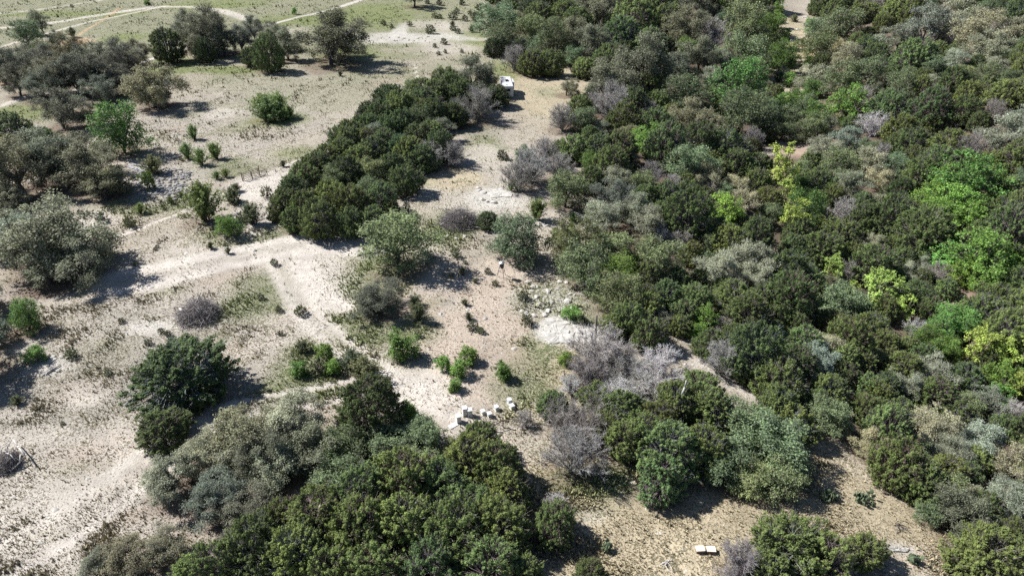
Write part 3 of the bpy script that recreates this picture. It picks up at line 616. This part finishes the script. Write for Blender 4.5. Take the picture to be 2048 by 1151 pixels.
blob(985, 395, 60, 22, 'rock', .3, (.14,.14,.07), .9, .6); blob(960, 320, 40, 34, 'pale', .3, None, .8); blob(1100, 440, 40, 20, 'pale', .3, None, .8); blob(910, 360, 70, 26, 'straw', .35, None, .8)
blob(1000, 535, 60, 26, 'pink', .1, None, .9)
line([(1530,5),(1575,40),(1606,95),(1602,140),(1585,172)], 58, 'straw', .5, (.15,.17,.07), .9, .9); blob(1600, 100, 20, 30, 'orange', .3, None, .4); blob(1588, 302, 36, 16, 'redbrown', .1, None, .8); blob(1893, 600, 46, 18, 'redbrown', .15, None, .7); blob(2020, 222, 30, 10, 'pale', .1, None, .9); blob(2010, 340, 30, 20, 'pink', .1, None, .8)
blob(1860, 1120, 90, 30, 'pink', .2, None, .6); blob(1790, 1095, 50, 12, 'rock', .1, None, .8); blob(1690, 1085, 40, 10, 'rock', .1, None, .8); blob(330, 365, 90, 40, 'grey', .3, DARK, .8); blob(240, 330, 34, 10, 'pink', .2, None, .8)
blob(300, 655, 60, 18, 'rock', .25, None, .7); blob(100, 735, 50, 20, 'rock', .3, None, .7)
soil *= np.array([.965, .955, .925])
nx, ny = len(gx), len(gy)
q = (np.arange(ny-1)[:, None]*nx + np.arange(nx-1)[None]).ravel()
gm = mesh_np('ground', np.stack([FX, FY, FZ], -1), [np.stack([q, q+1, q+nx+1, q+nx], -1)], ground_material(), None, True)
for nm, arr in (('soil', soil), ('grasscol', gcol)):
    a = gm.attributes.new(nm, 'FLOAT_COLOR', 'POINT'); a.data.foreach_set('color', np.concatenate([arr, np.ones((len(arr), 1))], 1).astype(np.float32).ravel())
a = gm.attributes.new('cover', 'FLOAT', 'POINT'); a.data.foreach_set('value', cover.astype(np.float32))
g = bpy.data.objects.new('ground', gm); COL.objects.link(g); g['kind'] = 'structure'

# ------------------------------------------------------------------ grass tufts (stuff)
def grass():
    n = 480000
    u = RNG.uniform(-120, 2170, n); v = RNG.uniform(-15, 1200, n)
    xy = flat_xy(u, v); x, y = xy[:, 0], xy[:, 1]
    ix = np.clip(np.searchsorted(gx, x), 0, nx-1); iy = np.clip(np.searchsorted(gy, y), 0, ny-1); k = iy*nx + ix
    cv = cover[k] + .65*(vnoise(x, y, 1.6, 8) - .5) + .4*(vnoise(x, y, 7, 9) - .5)
    keep = RNG.random(n) < np.clip((cv - .05)*1.5, 0.04, 1)
    x, y, k, cv = x[keep], y[keep], k[keep], cv[keep]; z = height(x, y); n = len(x)
    hgt = RNG.uniform(.025, .08, n)*(1 + 1.1*(RNG.random(n) > .93))*(1 + .7*np.clip((cv - .55)/.2, 0, 1))*(1 + .6*np.clip(cv - .5, 0, 1)) * (1 + .006*y)
    wd = hgt*RNG.uniform(.4, .7, n)
    base = gcol[k]*RNG.uniform(1.3, 2.6, (n, 1)) + (soil[k]*.85 - gcol[k])*(RNG.random((n, 1)))*.85
    Vs, Cs = [], []
    for j in range(3):
        th = RNG.uniform(0, 6.283, n); lean = RNG.uniform(.1, .75, n)
        dx, dy = np.cos(th), np.sin(th)
        b0 = np.stack([x - dy*wd*.5, y + dx*wd*.5, z - .015], -1); b1 = np.stack([x + dy*wd*.5, y - dx*wd*.5, z - .015], -1)
        tp = np.stack([x + dx*hgt*lean, y + dy*hgt*lean, z + hgt], -1)
        Vs.append(np.stack([b0, b1, tp], 1)); Cs.append(np.repeat(base[:, None], 3, 1)*RNG.uniform(.8, 1.2, (n, 1, 1)))
    V = np.concatenate(Vs).reshape(-1, 3); Cc = np.concatenate(Cs).reshape(-1, 3)
    m, nn, out = material('dry_grass')
    at = nn.nodes.new('ShaderNodeAttribute'); at.attribute_name = 'blade'; d = nn.nodes.new('ShaderNodeBsdfDiffuse')
    nn.links.new(at.outputs['Color'], d.inputs['Color']); nn.links.new(d.outputs[0], out.inputs[0])
    me = mesh_np('grass', V, [np.arange(len(V)).reshape(-1, 3)], m)
    a = me.attributes.new('blade', 'FLOAT_COLOR', 'POINT'); a.data.foreach_set('color', np.concatenate([Cc, np.ones((len(Cc), 1))], 1).astype(np.float32).ravel())
    o = bpy.data.objects.new('grass', me); COL.objects.link(o); o['kind'] = 'stuff'; o['label'] = 'dry and green grass tufts over the pasture'
grass()

# ------------------------------------------------------------------ loose gravel on tracks and bare soil (stuff)
def gravel():
    n = 26000
    u = RNG.uniform(-60, 1500, n); v = RNG.uniform(60, 1190, n); xy = flat_xy(u, v); x, y = xy[:, 0], xy[:, 1]
    k = np.clip(np.searchsorted(gy, y), 0, ny-1)*nx + np.clip(np.searchsorted(gx, x), 0, nx-1)
    keep = (RNG.random(n) < np.clip((.42 - cover[k])*1.6 + .04, .02, 1)) & (soil[k].mean(1) > .25)
    x, y = x[keep], y[keep]; n = len(x); z = height(x, y); w = RNG.uniform(.035, .09, n)*(1 + 1.6*(RNG.random(n) > .96))*(1 + .006*y)
    o8 = np.array([[1, 0, 0], [.2, .9, .1], [-.9, .2, 0], [-.1, -1, .1], [.1, .1, .75], [.3, -.2, .6]])
    tri = np.array([[0, 1, 4], [1, 2, 4], [2, 3, 5], [3, 0, 5], [4, 2, 5], [0, 4, 5]])
    a = RNG.uniform(0, 6.283, n); c, s_ = np.cos(a), np.sin(a)
    P = o8[None]*w[:, None, None]*RNG.uniform(.7, 1.2, (n, 6, 1))
    V = np.stack([P[..., 0]*c[:, None] - P[..., 1]*s_[:, None] + x[:, None], P[..., 0]*s_[:, None] + P[..., 1]*c[:, None] + y[:, None], P[..., 2] + z[:, None] - .01], -1).reshape(-1, 3)
    o = bpy.data.objects.new('gravel', mesh_np('gravel', V, [(tri[None] + 6*np.arange(n)[:, None, None]).reshape(-1, 3)], M['limestone'])); COL.objects.link(o)
    o['kind'] = 'stuff'; o['label'] = 'loose pale stones scattered over tracks and bare soil'
gravel()

#OBJECTS
# ------------------------------------------------------------------ built objects
class MB:
    def __init__(s): s.bm = bmesh.new()
    def box(s, c, d, rz=0.0, bev=0.0, rx=0.0):
        r = bmesh.ops.create_cube(s.bm, size=1.0)
        bmesh.ops.transform(s.bm, matrix=Matrix.Translation(c) @ Matrix.Rotation(rz, 4, 'Z') @ Matrix.Rotation(rx, 4, 'X') @ Matrix.Diagonal((*d, 1)), verts=r['verts'])
        if bev:
            es = list({e for v in r['verts'] for e in v.link_edges})
            bmesh.ops.bevel(s.bm, geom=es, offset=bev, segments=2, affect='EDGES', profile=.6)
        return s
    def rod(s, a, b, r0, r1=None, n=8):
        a, b = Vector(a), Vector(b); r1 = r0 if r1 is None else r1; L = (b-a).length
        m = Matrix.Translation((a+b)/2) @ (b-a).to_track_quat('Z', 'Y').to_matrix().to_4x4()
        bmesh.ops.create_cone(s.bm, cap_ends=True, segments=n, radius1=r0, radius2=r1, depth=L, matrix=m)
        return s
    def tube(s, pts, r0, r1, n=7):
        for i in range(len(pts)-1):
            k = len(pts)-1; s.rod(pts[i], pts[i+1], r0+(r1-r0)*i/k, r0+(r1-r0)*(i+1)/k, n)
        return s
    def ball(s, c, d, rot=(0, 0, 0), sub=2):
        m = Matrix.Translation(c) @ Matrix.Rotation(rot[2], 4, 'Z') @ Matrix.Rotation(rot[1], 4, 'Y') @ Matrix.Rotation(rot[0], 4, 'X') @ Matrix.Diagonal((*d, 1))
        bmesh.ops.create_icosphere(s.bm, subdivisions=sub, radius=.5, matrix=m); return s
    def build(s, name, mat, parent=None, smooth=False):
        me = bpy.data.meshes.new(name); s.bm.to_mesh(me); s.bm.free()
        if smooth:
            for p in me.polygons: p.use_smooth = True
        me.materials.append(M[mat] if isinstance(mat, str) else mat)
        o = bpy.data.objects.new(name, me); COL.objects.link(o); o.parent = parent
        return o
def gz(x, y): return float(height(x, y))

# beehives
def hive(u, v, n, hbox, rz, mats, label, hole=False, w=.42, d=.5):
    p = ground_pt(u, v); t = thing('beehive', p, math.radians(rz), label, 'beehive', 'beehives by the fence'); t.scale = (.66, .66, .76)
    MB().box((0, 0, .045), (w+.06, d+.10, .05)).box((-w/2+.03, 0, .0), (.05, d, .06)).box((w/2-.03, 0, .0), (.05, d, .06)).build('stand', 'pale_wood' if n == 1 else 'grey_paint_and_shade', t)
    for i in range(n):
        b = MB().box((0, 0, .072 + hbox*(i+.5)), (w - .004*(i % 2), d - .004*(i % 2), hbox-.006), 0, .008)
        o = b.build('hive_box', mats[i % len(mats)], t)
        MB().box((0, -d/2-.012, .072+hbox*(i+.72)), (.14, .024, .03)).box((-w/2-.012, 0, .072+hbox*(i+.72)), (.024, .14, .03)).build('handle', mats[i % len(mats)], o)
        if hole and i in (0, n-1): MB().box((.04 if i else -.06, -d/2-.008, .072+hbox*(i+(.5 if i else .25))), (.09 if i else .07, .02, .10 if i else .16)).build('entrance', 'dark', o)
    if not hole: MB().box((0, -d/2-.010, .10), (w*.7, .022, .022)).build('entrance', 'dark', t)
    MB().box((0, 0, .072 + n*hbox + .03), (w+.05, d+.05, .062), 0, .01).build('lid', 'white_paint', t)
hive(917, 843, 2, .29, 22, ['white_paint'], 'tall white beehive nearest the juniper, leftmost of all hives')
hive(930, 829, 3, .235, 12, ['white_paint'], 'tallest all-white beehive, standing just behind a grey-fronted one')
hive(940, 831, 3, .205, 12, ['grey_paint_and_shade'], 'tall shade-grey beehive with a dark hole in its upper front', True)  # the grey of these boxes is shade put into the colour
hive(966, 827, 1, .27, 30, ['white_paint'], 'small white beehive, left one of two low hives in the middle', w=.36, d=.42)
hive(979, 832, 1, .27, 25, ['grey_paint_and_shade'], 'small grey-fronted beehive standing nearest the dark pipe brace', w=.38, d=.42)
hive(993, 819, 1, .30, 30, ['grey_paint_and_shade'], 'single low grey beehive between the middle pair and the far pair', w=.38, d=.44)
hive(1019, 807, 2, .21, 28, ['white_paint', 'grey_paint_and_shade'], 'two-box beehive farthest from the camera', w=.38, d=.44)
hive(1024, 816, 1, .26, 28, ['white_paint'], 'low white beehive just in front of the farthest hive', w=.40, d=.46)
o = MB().box((0, 0, .05), (.62, .34, .03), 0, .005).box((-.22, 0, .015), (.05, .32, .05)).box((.22, 0, .015), (.05, .32, .05)).build('pallet', 'white_paint')
o.location = ground_pt(906, 851); o.rotation_euler = (math.radians(8), 0, math.radians(40)); o['label'] = 'white painted board lying beside the leftmost beehive'; o['category'] = 'pallet'
# pale crates
for u, v, rz, lb in ((1399, 1101, 4, 'pale wooden crate on the dry grass, left of the pair'), (1421, 1102, -4, 'pale wooden crate beside the leafless bush, right of the pair')):
    t = thing('crate', ground_pt(u, v), math.radians(rz), lb, 'crate', 'pale crates on the dry grass')
    MB().box((0, 0, .10), (.42, .30, .20), 0, .006).build('body', 'shaded_wood_side', t)  # crate sides: their shade is put into the darker wood colour
    MB().box((0, 0, .215), (.46, .34, .03), 0, .006).build('lid', 'pale_wood', t)
    MB().box((-.1, -.158, .12), (.05, .016, .14)).box((.1, -.158, .12), (.05, .016, .14)).build('batten', 'shaded_wood_side', t)
# white travel trailer
x, y, z, dep = hit(1013, 160, 2.1)
t = thing('travel_trailer', (x, y, z), math.radians(5), 'white travel trailer with a slide-out parked behind the junipers', 'trailer'); t.scale = (.70, .82, .74)
b = MB().box((0, 0, 1.5), (2.3, 6.6, 2.1), 0, .10).build('body', 'white_paint', t)
MB().box((0, 0, 2.565), (2.16, 6.4, .05), 0, .02).build('roof', 'white_paint', t)
MB().box((1.38, 1.1, 1.65), (.50, 2.4, 1.5), 0, .05).build('slide_out', 'white_paint', t)
MB().box((0.1, .2, 2.70), (.62, .80, .22), 0, .05).box((0.1, -.21, 2.70), (.4, .03, .12)).build('air_conditioner', 'dark', t)
for yy in (-2.2, 2.0): MB().box((-.2, yy, 2.64), (.36, .36, .10), 0, .03).build('roof_vent', 'grey_paint_and_shade', t)
MB().box((0, -3.305, 1.8), (1.0, .02, .55)).build('window', 'glass', t)
for yy in (-1.9, -.6): MB().box((1.155, yy, 1.8), (.02, .8, .5)).build('window', 'glass', t)
MB().box((1.157, -2.75, 1.45), (.02, .62, 1.7)).build('door', 'grey_paint_and_shade', t)
for sx in (-1.02, 1.02):
    for yy in (-.55, .3):
        w_ = MB().rod((sx-.1, yy, .32), (sx+.1, yy, .32), .33, n=16).build('wheel', 'rubber', t); MB().rod((sx-.11, yy, .32), (sx+.11, yy, .32), .17, n=12).build('rim', 'galv', w_)
MB().rod((-.4, 3.3, .45), (0, 4.4, .42), .05).rod((.4, 3.3, .45), (0, 4.4, .42), .05).rod((0, 4.3, .42), (0, 4.3, .0), .04).build('hitch', 'dark', t)
MB().box((0, 0, .44), (1.7, 6.3, .10)).build('chassis', 'dark', t)
# game feeder on three legs
t = thing('game_feeder', ground_pt(1004, 554), .3, 'black barrel feeder with pale lid on a tall tripod', 'feeder')
MB().rod((0, 0, 1.0), (0, 0, 1.42), .17, .20, 16).build('barrel', 'dark', t)
MB().rod((0, 0, .80), (0, 0, 1.0), .03, .17, 16).build('funnel', 'dark', t)
MB().rod((0, 0, 1.425), (0, 0, 1.53), .26, .10, 16).build('lid', 'galv', t)
for i in range(3):
    a = i*2.094 + .6; MB().rod((math.cos(a)*.17, math.sin(a)*.17, 1.1), (math.cos(a)*.46, math.sin(a)*.46, -.04), .022).build('leg', 'brown_pipe', t)
m = MB()
for i in range(3):
    a, c = i*2.094 + .6, (i+1)*2.094 + .6; m.rod((math.cos(a)*.32, math.sin(a)*.32, .55), (math.cos(c)*.32, math.sin(c)*.32, .55), .014)
m.build('brace', 'brown_pipe', t)
# wooden pole
o = MB().rod((0, 0, -.3), (.05, 0, 1.7), .085, .075, 10).rod((.05, 0, 1.7), (.02, 0, 3.2), .075, .065, 10).build('wooden_pole', 'old_wood', None, True)
o.location = ground_pt(1187, 704); o['label'] = 'bare dark wooden pole rising above the grey brush'; o['category'] = 'pole'
# fences and gates
def span(u0, v0, u1, v1): return ground_pt(u0, v0), ground_pt(u1, v1)
def pipe_gate(name, a, b, hgt, bars, mat, label, cat, r=.03, z0=.15):
    t = thing(name, a, 0, label, cat); d = b - a
    m = MB(); m.rod((0, 0, z0), (0, 0, hgt), r).rod((d.x, d.y, d.z+z0), (d.x, d.y, d.z+hgt), r).rod((d.x*.5, d.y*.5, d.z*.5+z0), (d.x*.5, d.y*.5, d.z*.5+hgt), r*.8)
    m.build('frame', mat, t)
    for i in range(bars):
        h = z0 + (hgt-z0)*i/(bars-1); MB().rod((0, 0, h), (d.x, d.y, d.z+h), r*.9).build('bar', mat, t)
    return t
def post(p, h, r, mat, label, group, name='fence_post', cat='post', lean=(0, 0)):
    o = MB().rod((0, 0, -.3), (lean[0], lean[1], h), r, r*.9, 8).build(name, mat, None, True); o.location = p
    o['label'] = label; o['category'] = cat; o['group'] = group; return o
a, b = span(488, 361, 517, 350); pipe_gate('pipe_gate', a, b, .85, 5, 'rust', 'rusty red pipe gate standing across the trail by the grass bank', 'gate', .028)
post(a + Vector((-.12, -.05, 0)), 1.0, .06, 'rust', 'rusty gate post at the left end of the pipe gate', 'posts of the rusty pipe gate'); post(b + Vector((.14, 0, 0)), 1.05, .06, 'rust', 'rusty gate post at the right end of the pipe gate', 'posts of the rusty pipe gate')
post(ground_pt(505, 358), .9, .05, 'brown_pipe', 'dark post in front of the middle of the rusty gate', 'posts of the rusty pipe gate')
a, b = span(519, 349, 527, 354); c = ground_pt(535, 350)
t = thing('pipe_brace', a, 0, 'dark pipe brace with a leaning strut beside the rusty gate', 'fence brace')
MB().rod((0, 0, -.1), (0, 0, .55), .03).rod((c.x-a.x, c.y-a.y, -.1), (c.x-a.x, c.y-a.y, .45), .03).build('post', 'brown_pipe', t)
MB().rod((0, 0, .5), (c.x-a.x, c.y-a.y, .42), .028).rod((b.x-a.x, b.y-a.y, 0), (c.x-a.x, c.y-a.y, .42), .026).build('rail', 'brown_pipe', t)
a, b = span(1143, 437, 1169, 447); pipe_gate('cattle_gate', a, b, .80, 5, 'galv', 'pale galvanised cattle gate between a shrub and a dark post', 'gate', .03, .12)
post(ground_pt(1140, 438), .8, .07, 'old_wood', 'dark wooden post under the shrub at the cattle gate', 'posts of the pale cattle gate'); post(ground_pt(1179, 454), .75, .08, 'old_wood', 'dark wooden post standing alone past the cattle gate', 'posts of the pale cattle gate')
a, b = span(988, 861, 1006, 853)
t = thing('pipe_brace', a, 0, 'dark brown pipe brace of two posts beside the beehives', 'fence brace'); d = b - a
MB().rod((0, 0, -.2), (0, 0, .62), .035).build('post', 'brown_pipe', t); MB().rod((d.x, d.y, d.z-.2), (d.x, d.y, d.z+.68), .035).rod((d.x, d.y, d.z+.68), (d.x, d.y, d.z+.80), .045).build('post', 'brown_pipe', t)
MB().rod((0, 0, .42), (d.x, d.y, d.z+.55), .028).build('rail', 'brown_pipe', t)
for u, v, lb in ((1127, 762, 'thin dark fence post beside the pale dead brush'), (1083, 798, 'thin dark fence post at the edge of the juniper thicket'), (1060, 842, 'thin dark fence post behind the round brown bush'), (193, 486, 'weathered leaning fence post beside the big left oak'), (232, 473, 'short weathered fence post along the left trail'), (1342, 700, 'dark fence post at the mouth of the wood trail')):
    post(ground_pt(u, v), .95, .035, 'old_wood', lb, 'thin fence posts', lean=(-.12 if u == 193 else .03, .02))
# loose pale boards by the rubble
for i, (u0, v0, u1, v1, lb) in enumerate(((253, 333, 290, 345, 'long pale board nearest the camera by the rubble heap'), (258, 328, 268, 338, 'pale board lying crosswise over the others by the rubble'), (264, 330, 298, 336, 'pale board lying farthest back beside the rubble heap'), (272, 338, 296, 350, 'short pale board ending under the narrow green shrub'))):
    a, b = span(u0, v0, u1, v1); d = b - a; L = d.length; zz = .06 + .05*i
    o = MB().box((0, 0, 0), (L, .20, .035), 0, .004).build('loose_board', 'tin'); o.location = (a+b)/2 + Vector((0, 0, zz)); o.rotation_euler = (0, 0, math.atan2(d.y, d.x))
    o['label'] = lb; o['category'] = 'board'; o['group'] = 'pale boards by the rubble heap'
# rocks
def rock_mesh(seed, flat):
    rng = random.Random(seed); bm = bmesh.new(); bmesh.ops.create_icosphere(bm, subdivisions=3, radius=.5)
    ds = [(Vector((rng.gauss(0, 1), rng.gauss(0, 1), rng.gauss(0, 1))).normalized(), rng.uniform(.26, .44)) for _ in range(13)]
    for v in bm.verts:
        for n, k in ds:
            q = v.co.dot(n)
            if q > k: v.co -= n*(q-k)*.9
        v.co += v.co.normalized()*rng.uniform(-.012, .012); v.co.z *= flat
    me = bpy.data.meshes.new('rock'); bm.to_mesh(me); bm.free(); me.materials.append(M['limestone']); return me
ROCKS = [rock_mesh(i, f) for i, f in enumerate((.45, .6, .35, .5, .8))]
rr = random.Random(11); rows = []
def rocks(n, u, v, su, sv, w0, w1):
    for _ in range(n):
        uu, vv = u + rr.uniform(-su, su), v + rr.uniform(-sv, sv); x, y, z, dep = hit(uu, vv); w = rr.uniform(w0, w1)*dep/FPX
        o = bpy.data.objects.new('limestone_rock', rr.choice(ROCKS)); COL.objects.link(o); o.location = (x, y, z + .04*w)
        o.scale = (w*rr.uniform(.8, 1.5), w*rr.uniform(.8, 1.3), w*rr.uniform(.7, 1.1)); o.rotation_euler = (rr.uniform(-.2, .2), rr.uniform(-.2, .2), rr.uniform(0, 6.28))
        o['category'] = 'rock'; o['group'] = 'pale limestone rocks lying about'; rows.append((o, 'pale limestone rock', uu, vv))
rocks(34, 1105, 600, 55, 38, 6, 15); rocks(16, 1185, 672, 50, 18, 6, 14); rocks(16, 825, 78, 48, 5, 4, 9); rocks(26, 1598, 105, 24, 80, 4, 10); rocks(10, 105, 728, 22, 16, 6, 12); rocks(5, 1690, 1084, 18, 5, 8, 14)
rocks(14, 985, 388, 44, 18, 6, 14); rocks(8, 1105, 452, 26, 14, 5, 12); rocks(8, 885, 100, 45, 8, 4, 8); rocks(6, 352, 271, 12, 4, 4, 8); rocks(6, 1400, 718, 60, 24, 5, 9); rocks(5, 1640, 150, 14, 8, 8, 14); rocks(5, 2020, 225, 20, 6, 8, 16); rocks(3, 1000, 500, 14, 8, 5, 9); rocks(6, 905, 480, 30, 10, 6, 12)
rank_labels(rows)
def slab(u, v, wpx, dpx, th, label, seed):
    rng = random.Random(seed); p = hit(u, v); a = hit(u, v+dpx/2); b = hit(u, v-dpx/2); W_, D_ = wpx*p[3]/FPX/2, (b[1]-a[1])/2
    bm = bmesh.new(); n = 40; ring = []
    for i in range(n):
        th_ = i*6.283/n; k = 1 + .10*math.sin(3*th_+seed) + .08*math.sin(5*th_+seed*2) + rng.uniform(-.06, .06); ring.append((math.cos(th_)*W_*k, math.sin(th_)*D_*k))
    lay = []
    for s_, zz in ((1.03, -.3), (1.0, th*.7), (.96, th*.9), (.82, th), (.55, th*1.06), (.25, th*.98)):
        lay.append([bm.verts.new((x*s_ + rng.uniform(-.03, .03), y*s_ + rng.uniform(-.03, .03), gz(p[0]+x*s_, p[1]+y*s_) - p[2] + zz + (rng.uniform(-.025, .025) if zz > 0 else 0))) for x, y in ring])
    for A, B in zip(lay[:-1], lay[1:]):
        for i in range(n): bm.faces.new((A[i], A[(i+1) % n], B[(i+1) % n], B[i]))
    bm.faces.new(lay[-1]); me = bpy.data.meshes.new('rock_ledge'); bm.to_mesh(me); bm.free(); me.materials.append(M['limestone'])
    o = bpy.data.objects.new('rock_ledge', me); COL.objects.link(o); o.location = p[:3]; o['label'] = label; o['category'] = 'rock ledge'
slab(1118, 668, 62, 40, .07, 'broad bare limestone ledge below the shrub, largest of the ledges', 3); slab(1180, 664, 50, 16, .05, 'narrow pale limestone ledge reaching behind the wooden pole', 5); slab(1112, 644, 50, 16, .05, 'thin limestone ledge on the upper side of the broad ledge', 8)
slab(1000, 388, 50, 16, .08, 'pale limestone shelf above the dead brush heap', 9); slab(1792, 1098, 56, 9, .08, 'long pale limestone strip right of the small juniper at lower right', 12)
# rubble heap: far too many stones to count
ru = random.Random(4); V_, F_, off = [], [], 0
base = [(np.array([v.co[:] for v in m.vertices]), np.array([p.vertices[:] for p in m.polygons])) for m in ROCKS]
for _ in range(520):
    a = ru.uniform(0, 6.28); q = math.sqrt(ru.random()); cu, cv, su, sv = ru.choice(((345, 350, 42, 12), (300, 376, 44, 15), (285, 350, 22, 8), (355, 385, 36, 16), (320, 362, 60, 24)))
    u, v = cu + math.cos(a)*q*su, cv + math.sin(a)*q*sv; x, y, z, dep = hit(u, v); w = ru.uniform(.18, .55); bv, bf = base[ru.randrange(5)]
    c, s_ = math.cos(a*7), math.sin(a*7); R_ = np.array([[c, -s_, 0], [s_, c, 0], [0, 0, 1]])
    V_.append((bv*w*np.array([1.2, .9, 1.3])) @ R_.T + np.array([x, y, z - w*.08 + ru.uniform(0, .08)])); F_.append(bf + off); off += len(bv)
o = bpy.data.objects.new('rubble', mesh_np('rubble', np.concatenate(V_), [np.concatenate(F_)], M['rubble'])); COL.objects.link(o); o['kind'] = 'stuff'; o['label'] = 'heap of broken grey stone'
# brush piles
def heap(u, v, wpx, hgt, n, seed, col):
    rng = np.random.default_rng(seed); p = hit(u, v); R_ = wpx*p[3]/FPX/2; sg = Seg()
    for i in range(n):
        th = rng.uniform(0, 6.283); q = math.sqrt(rng.random())*.92; c = np.array([math.cos(th)*q*R_, math.sin(th)*q*R_, hgt*(1-q*q)*rng.uniform(.15, 1.05)])
        d = unit(np.array([rng.normal(), rng.normal(), rng.normal(0, .45)])); L = rng.uniform(.25, 1.0)*R_*.6; r = rng.uniform(.008, .024)
        m = c + rng.normal(0, .06, 3); sg.add(c - d*L, m, r, r*.8); sg.add(m, c + unit(d + rng.normal(0, .25, 3))*L, r*.8, r*.4)
        for _ in range(3):
            e = unit(d + rng.normal(0, .6, 3)); sg.add(m, m + e*L*.6, .008, .004)
    return Vector(p[:3]), R_, sg.mesh('twigs', 3)
def logs(t, rows, mat='bleached'):
    for pts, r0, r1 in rows: MB().tube([Vector(q) for q in pts], r0, r1).build('log', mat, t, True)
p, R_, me = heap(398, 632, 84, 1.3, 560, 1, None); t = thing('brush_pile', p, 0, 'round grey brush pile with two white log ends on the dry pasture', 'brush pile'); part('twigs', me, t, (.30,.27,.26))
logs(t, [([(-.2, .2, .9), (.1, .5, 1.35), (.25, .7, 1.75)], .06, .04), ([(-1.2, -.2, .85), (-.85, -.45, .7)], .09, .08), ([(0, 0, 1.0), (.3, -.3, 1.05), (.6, -.7, .8)], .045, .03)])
p, R_, me = heap(918, 448, 80, 1.5, 520, 2, None); t = thing('brush_pile', p, 0, 'grey dead brush heap with a pale bare trunk standing in it', 'brush pile'); part('twigs', me, t, (.185,.165,.165))
logs(t, [([(.5, -.6, .1), (.45, -.5, 1.1), (.35, -.4, 2.1), (.15, -.4, 2.7)], .055, .02), ([(.45, -.5, 1.2), (.9, -.5, 1.9), (1.1, -.4, 2.2)], .03, .012), ([(.4, -.45, 1.5), (0, -.5, 2.0), (-.3, -.6, 2.2)], .03, .012), ([(1.2, -.9, .15), (2.1, -1.2, .25), (2.8, -1.1, .12)], .07, .05), ([(.4, -1.4, .12), (1.6, -1.7, .2)], .05, .03), ([(-1.3, -.6, .5), (-1.7, -.9, .35)], .06, .04)])
p, R_, me = heap(12, 930, 60, .8, 260, 3, None); t = thing('brush_pile', p, 0, 'dead brush with bare white fallen limbs at the left edge', 'brush pile'); part('twigs', me, t, (.21,.19,.185))
logs(t, [([(-.5, 1.7, .5), (.5, .8, .75), (1.3, .1, .7)], .035, .055), ([(-.1, .3, .3), (.1, .5, .9), (.3, 1.0, 1.3)], .05, .02), ([(.9, .3, .6), (1.0, -.1, .35), (.7, -.5, .15)], .04, .03), ([(.1, .3, .7), (.5, .1, .8), (.8, -.1, .5)], .03, .02), ([(-.4, .1, .2), (-.3, .6, .8), (0, .9, .9)], .04, .02), ([(.3, -.2, .3), (.35, .1, .7), (.2, -.4, .2)], .03, .02)])
x, y, z, dep = hit(1368, 764, 3.6)
t = thing('dead_snag', (x, y, z), 0, 'bleached white snag sticking up from the juniper thicket', 'dead tree'); MB().tube([Vector(q) for q in ((-.15, 0, -.2), (-.1, 0, 1.6), (.0, 0, 2.6), (.12, .05, 3.2), (.14, .05, 3.7))], .11, .035).build('trunk', 'bleached', t, True)
MB().tube([Vector(q) for q in ((-.05, 0, 2.2), (.25, -.1, 2.3), (.5, -.15, 2.28))], .06, .03).build('limb', 'bleached', t, True)
def log(u0, v0, u1, v1, r, mat, label, prongs=0):
    a, b = span(u0, v0, u1, v1); d = b - a; m = MB().tube([Vector((0, 0, r)), d*.5 + Vector((.05, .1, r*1.4)), d + Vector((0, 0, r))], r, r*.6)
    rg = random.Random(int(u0))
    for i in range(prongs):
        s_ = d*rg.uniform(.15, .9) + Vector((0, 0, r)); m.tube([s_, s_ + Vector((rg.uniform(-.3, .3), rg.uniform(-.45, .1), rg.uniform(.05, .3))), s_ + Vector((rg.uniform(-.4, .4), rg.uniform(-.8, 0), .03))], r*.6, r*.3, 6)
    o = m.build('fallen_log', mat, None, True); o.location = a; o['label'] = label; o['category'] = 'log'
log(1788, 1050, 1810, 1052, .035, 'old_wood', 'dark branching dead limb lying on the dry grass', 5); log(1870, 620, 1962, 623, .13, 'bleached', 'pale fallen trunk across the reddish clearing in the woods', 3); log(86, 752, 122, 730, .07, 'bleached', 'grey fallen limb beside the small round juniper shrub', 3); log(1322, 1128, 1345, 1121, .03, 'bleached', 'small grey dead branch left of the pale crates', 5)
# prickly pears
def cactus(u, v, wpx, seed, label):
    rg = random.Random(seed); x, y, z, dep = hit(u, v); R_ = wpx*dep/FPX/2; m = MB()
    for i in range(34):
        th = rg.uniform(0, 6.28); q = math.sqrt(rg.random())*R_; w = rg.uniform(.13, .24); px, py = math.cos(th)*q, math.sin(th)*q*.8; h0 = gz(x+px, y+py) - z
        for k in range(rg.choice((1, 2, 2, 3))):
            m.ball((px + rg.uniform(-.08, .08)*k, py + rg.uniform(-.08, .08)*k, h0 + w*.45 + k*w*.85), (w, .05, w*1.3), (rg.uniform(-.5, .5), rg.uniform(-.5, .5), rg.uniform(0, 3.14)))
    o = m.build('prickly_pear', 'cactus', None, True); o.location = (x, y, z); o['label'] = label; o['category'] = 'cactus'; o['group'] = 'prickly pears on the lower right grass'
cactus(1728, 1000, 40, 1, 'prickly pear patch in full sun on the dry grass'); cactus(1655, 995, 36, 2, 'prickly pear at the edge of the oak shadow'); cactus(1826, 1122, 20, 3, 'small prickly pear near the lower right woods'); cactus(1213, 1100, 14, 4, 'tiny prickly pear alone in the lower middle clearing')
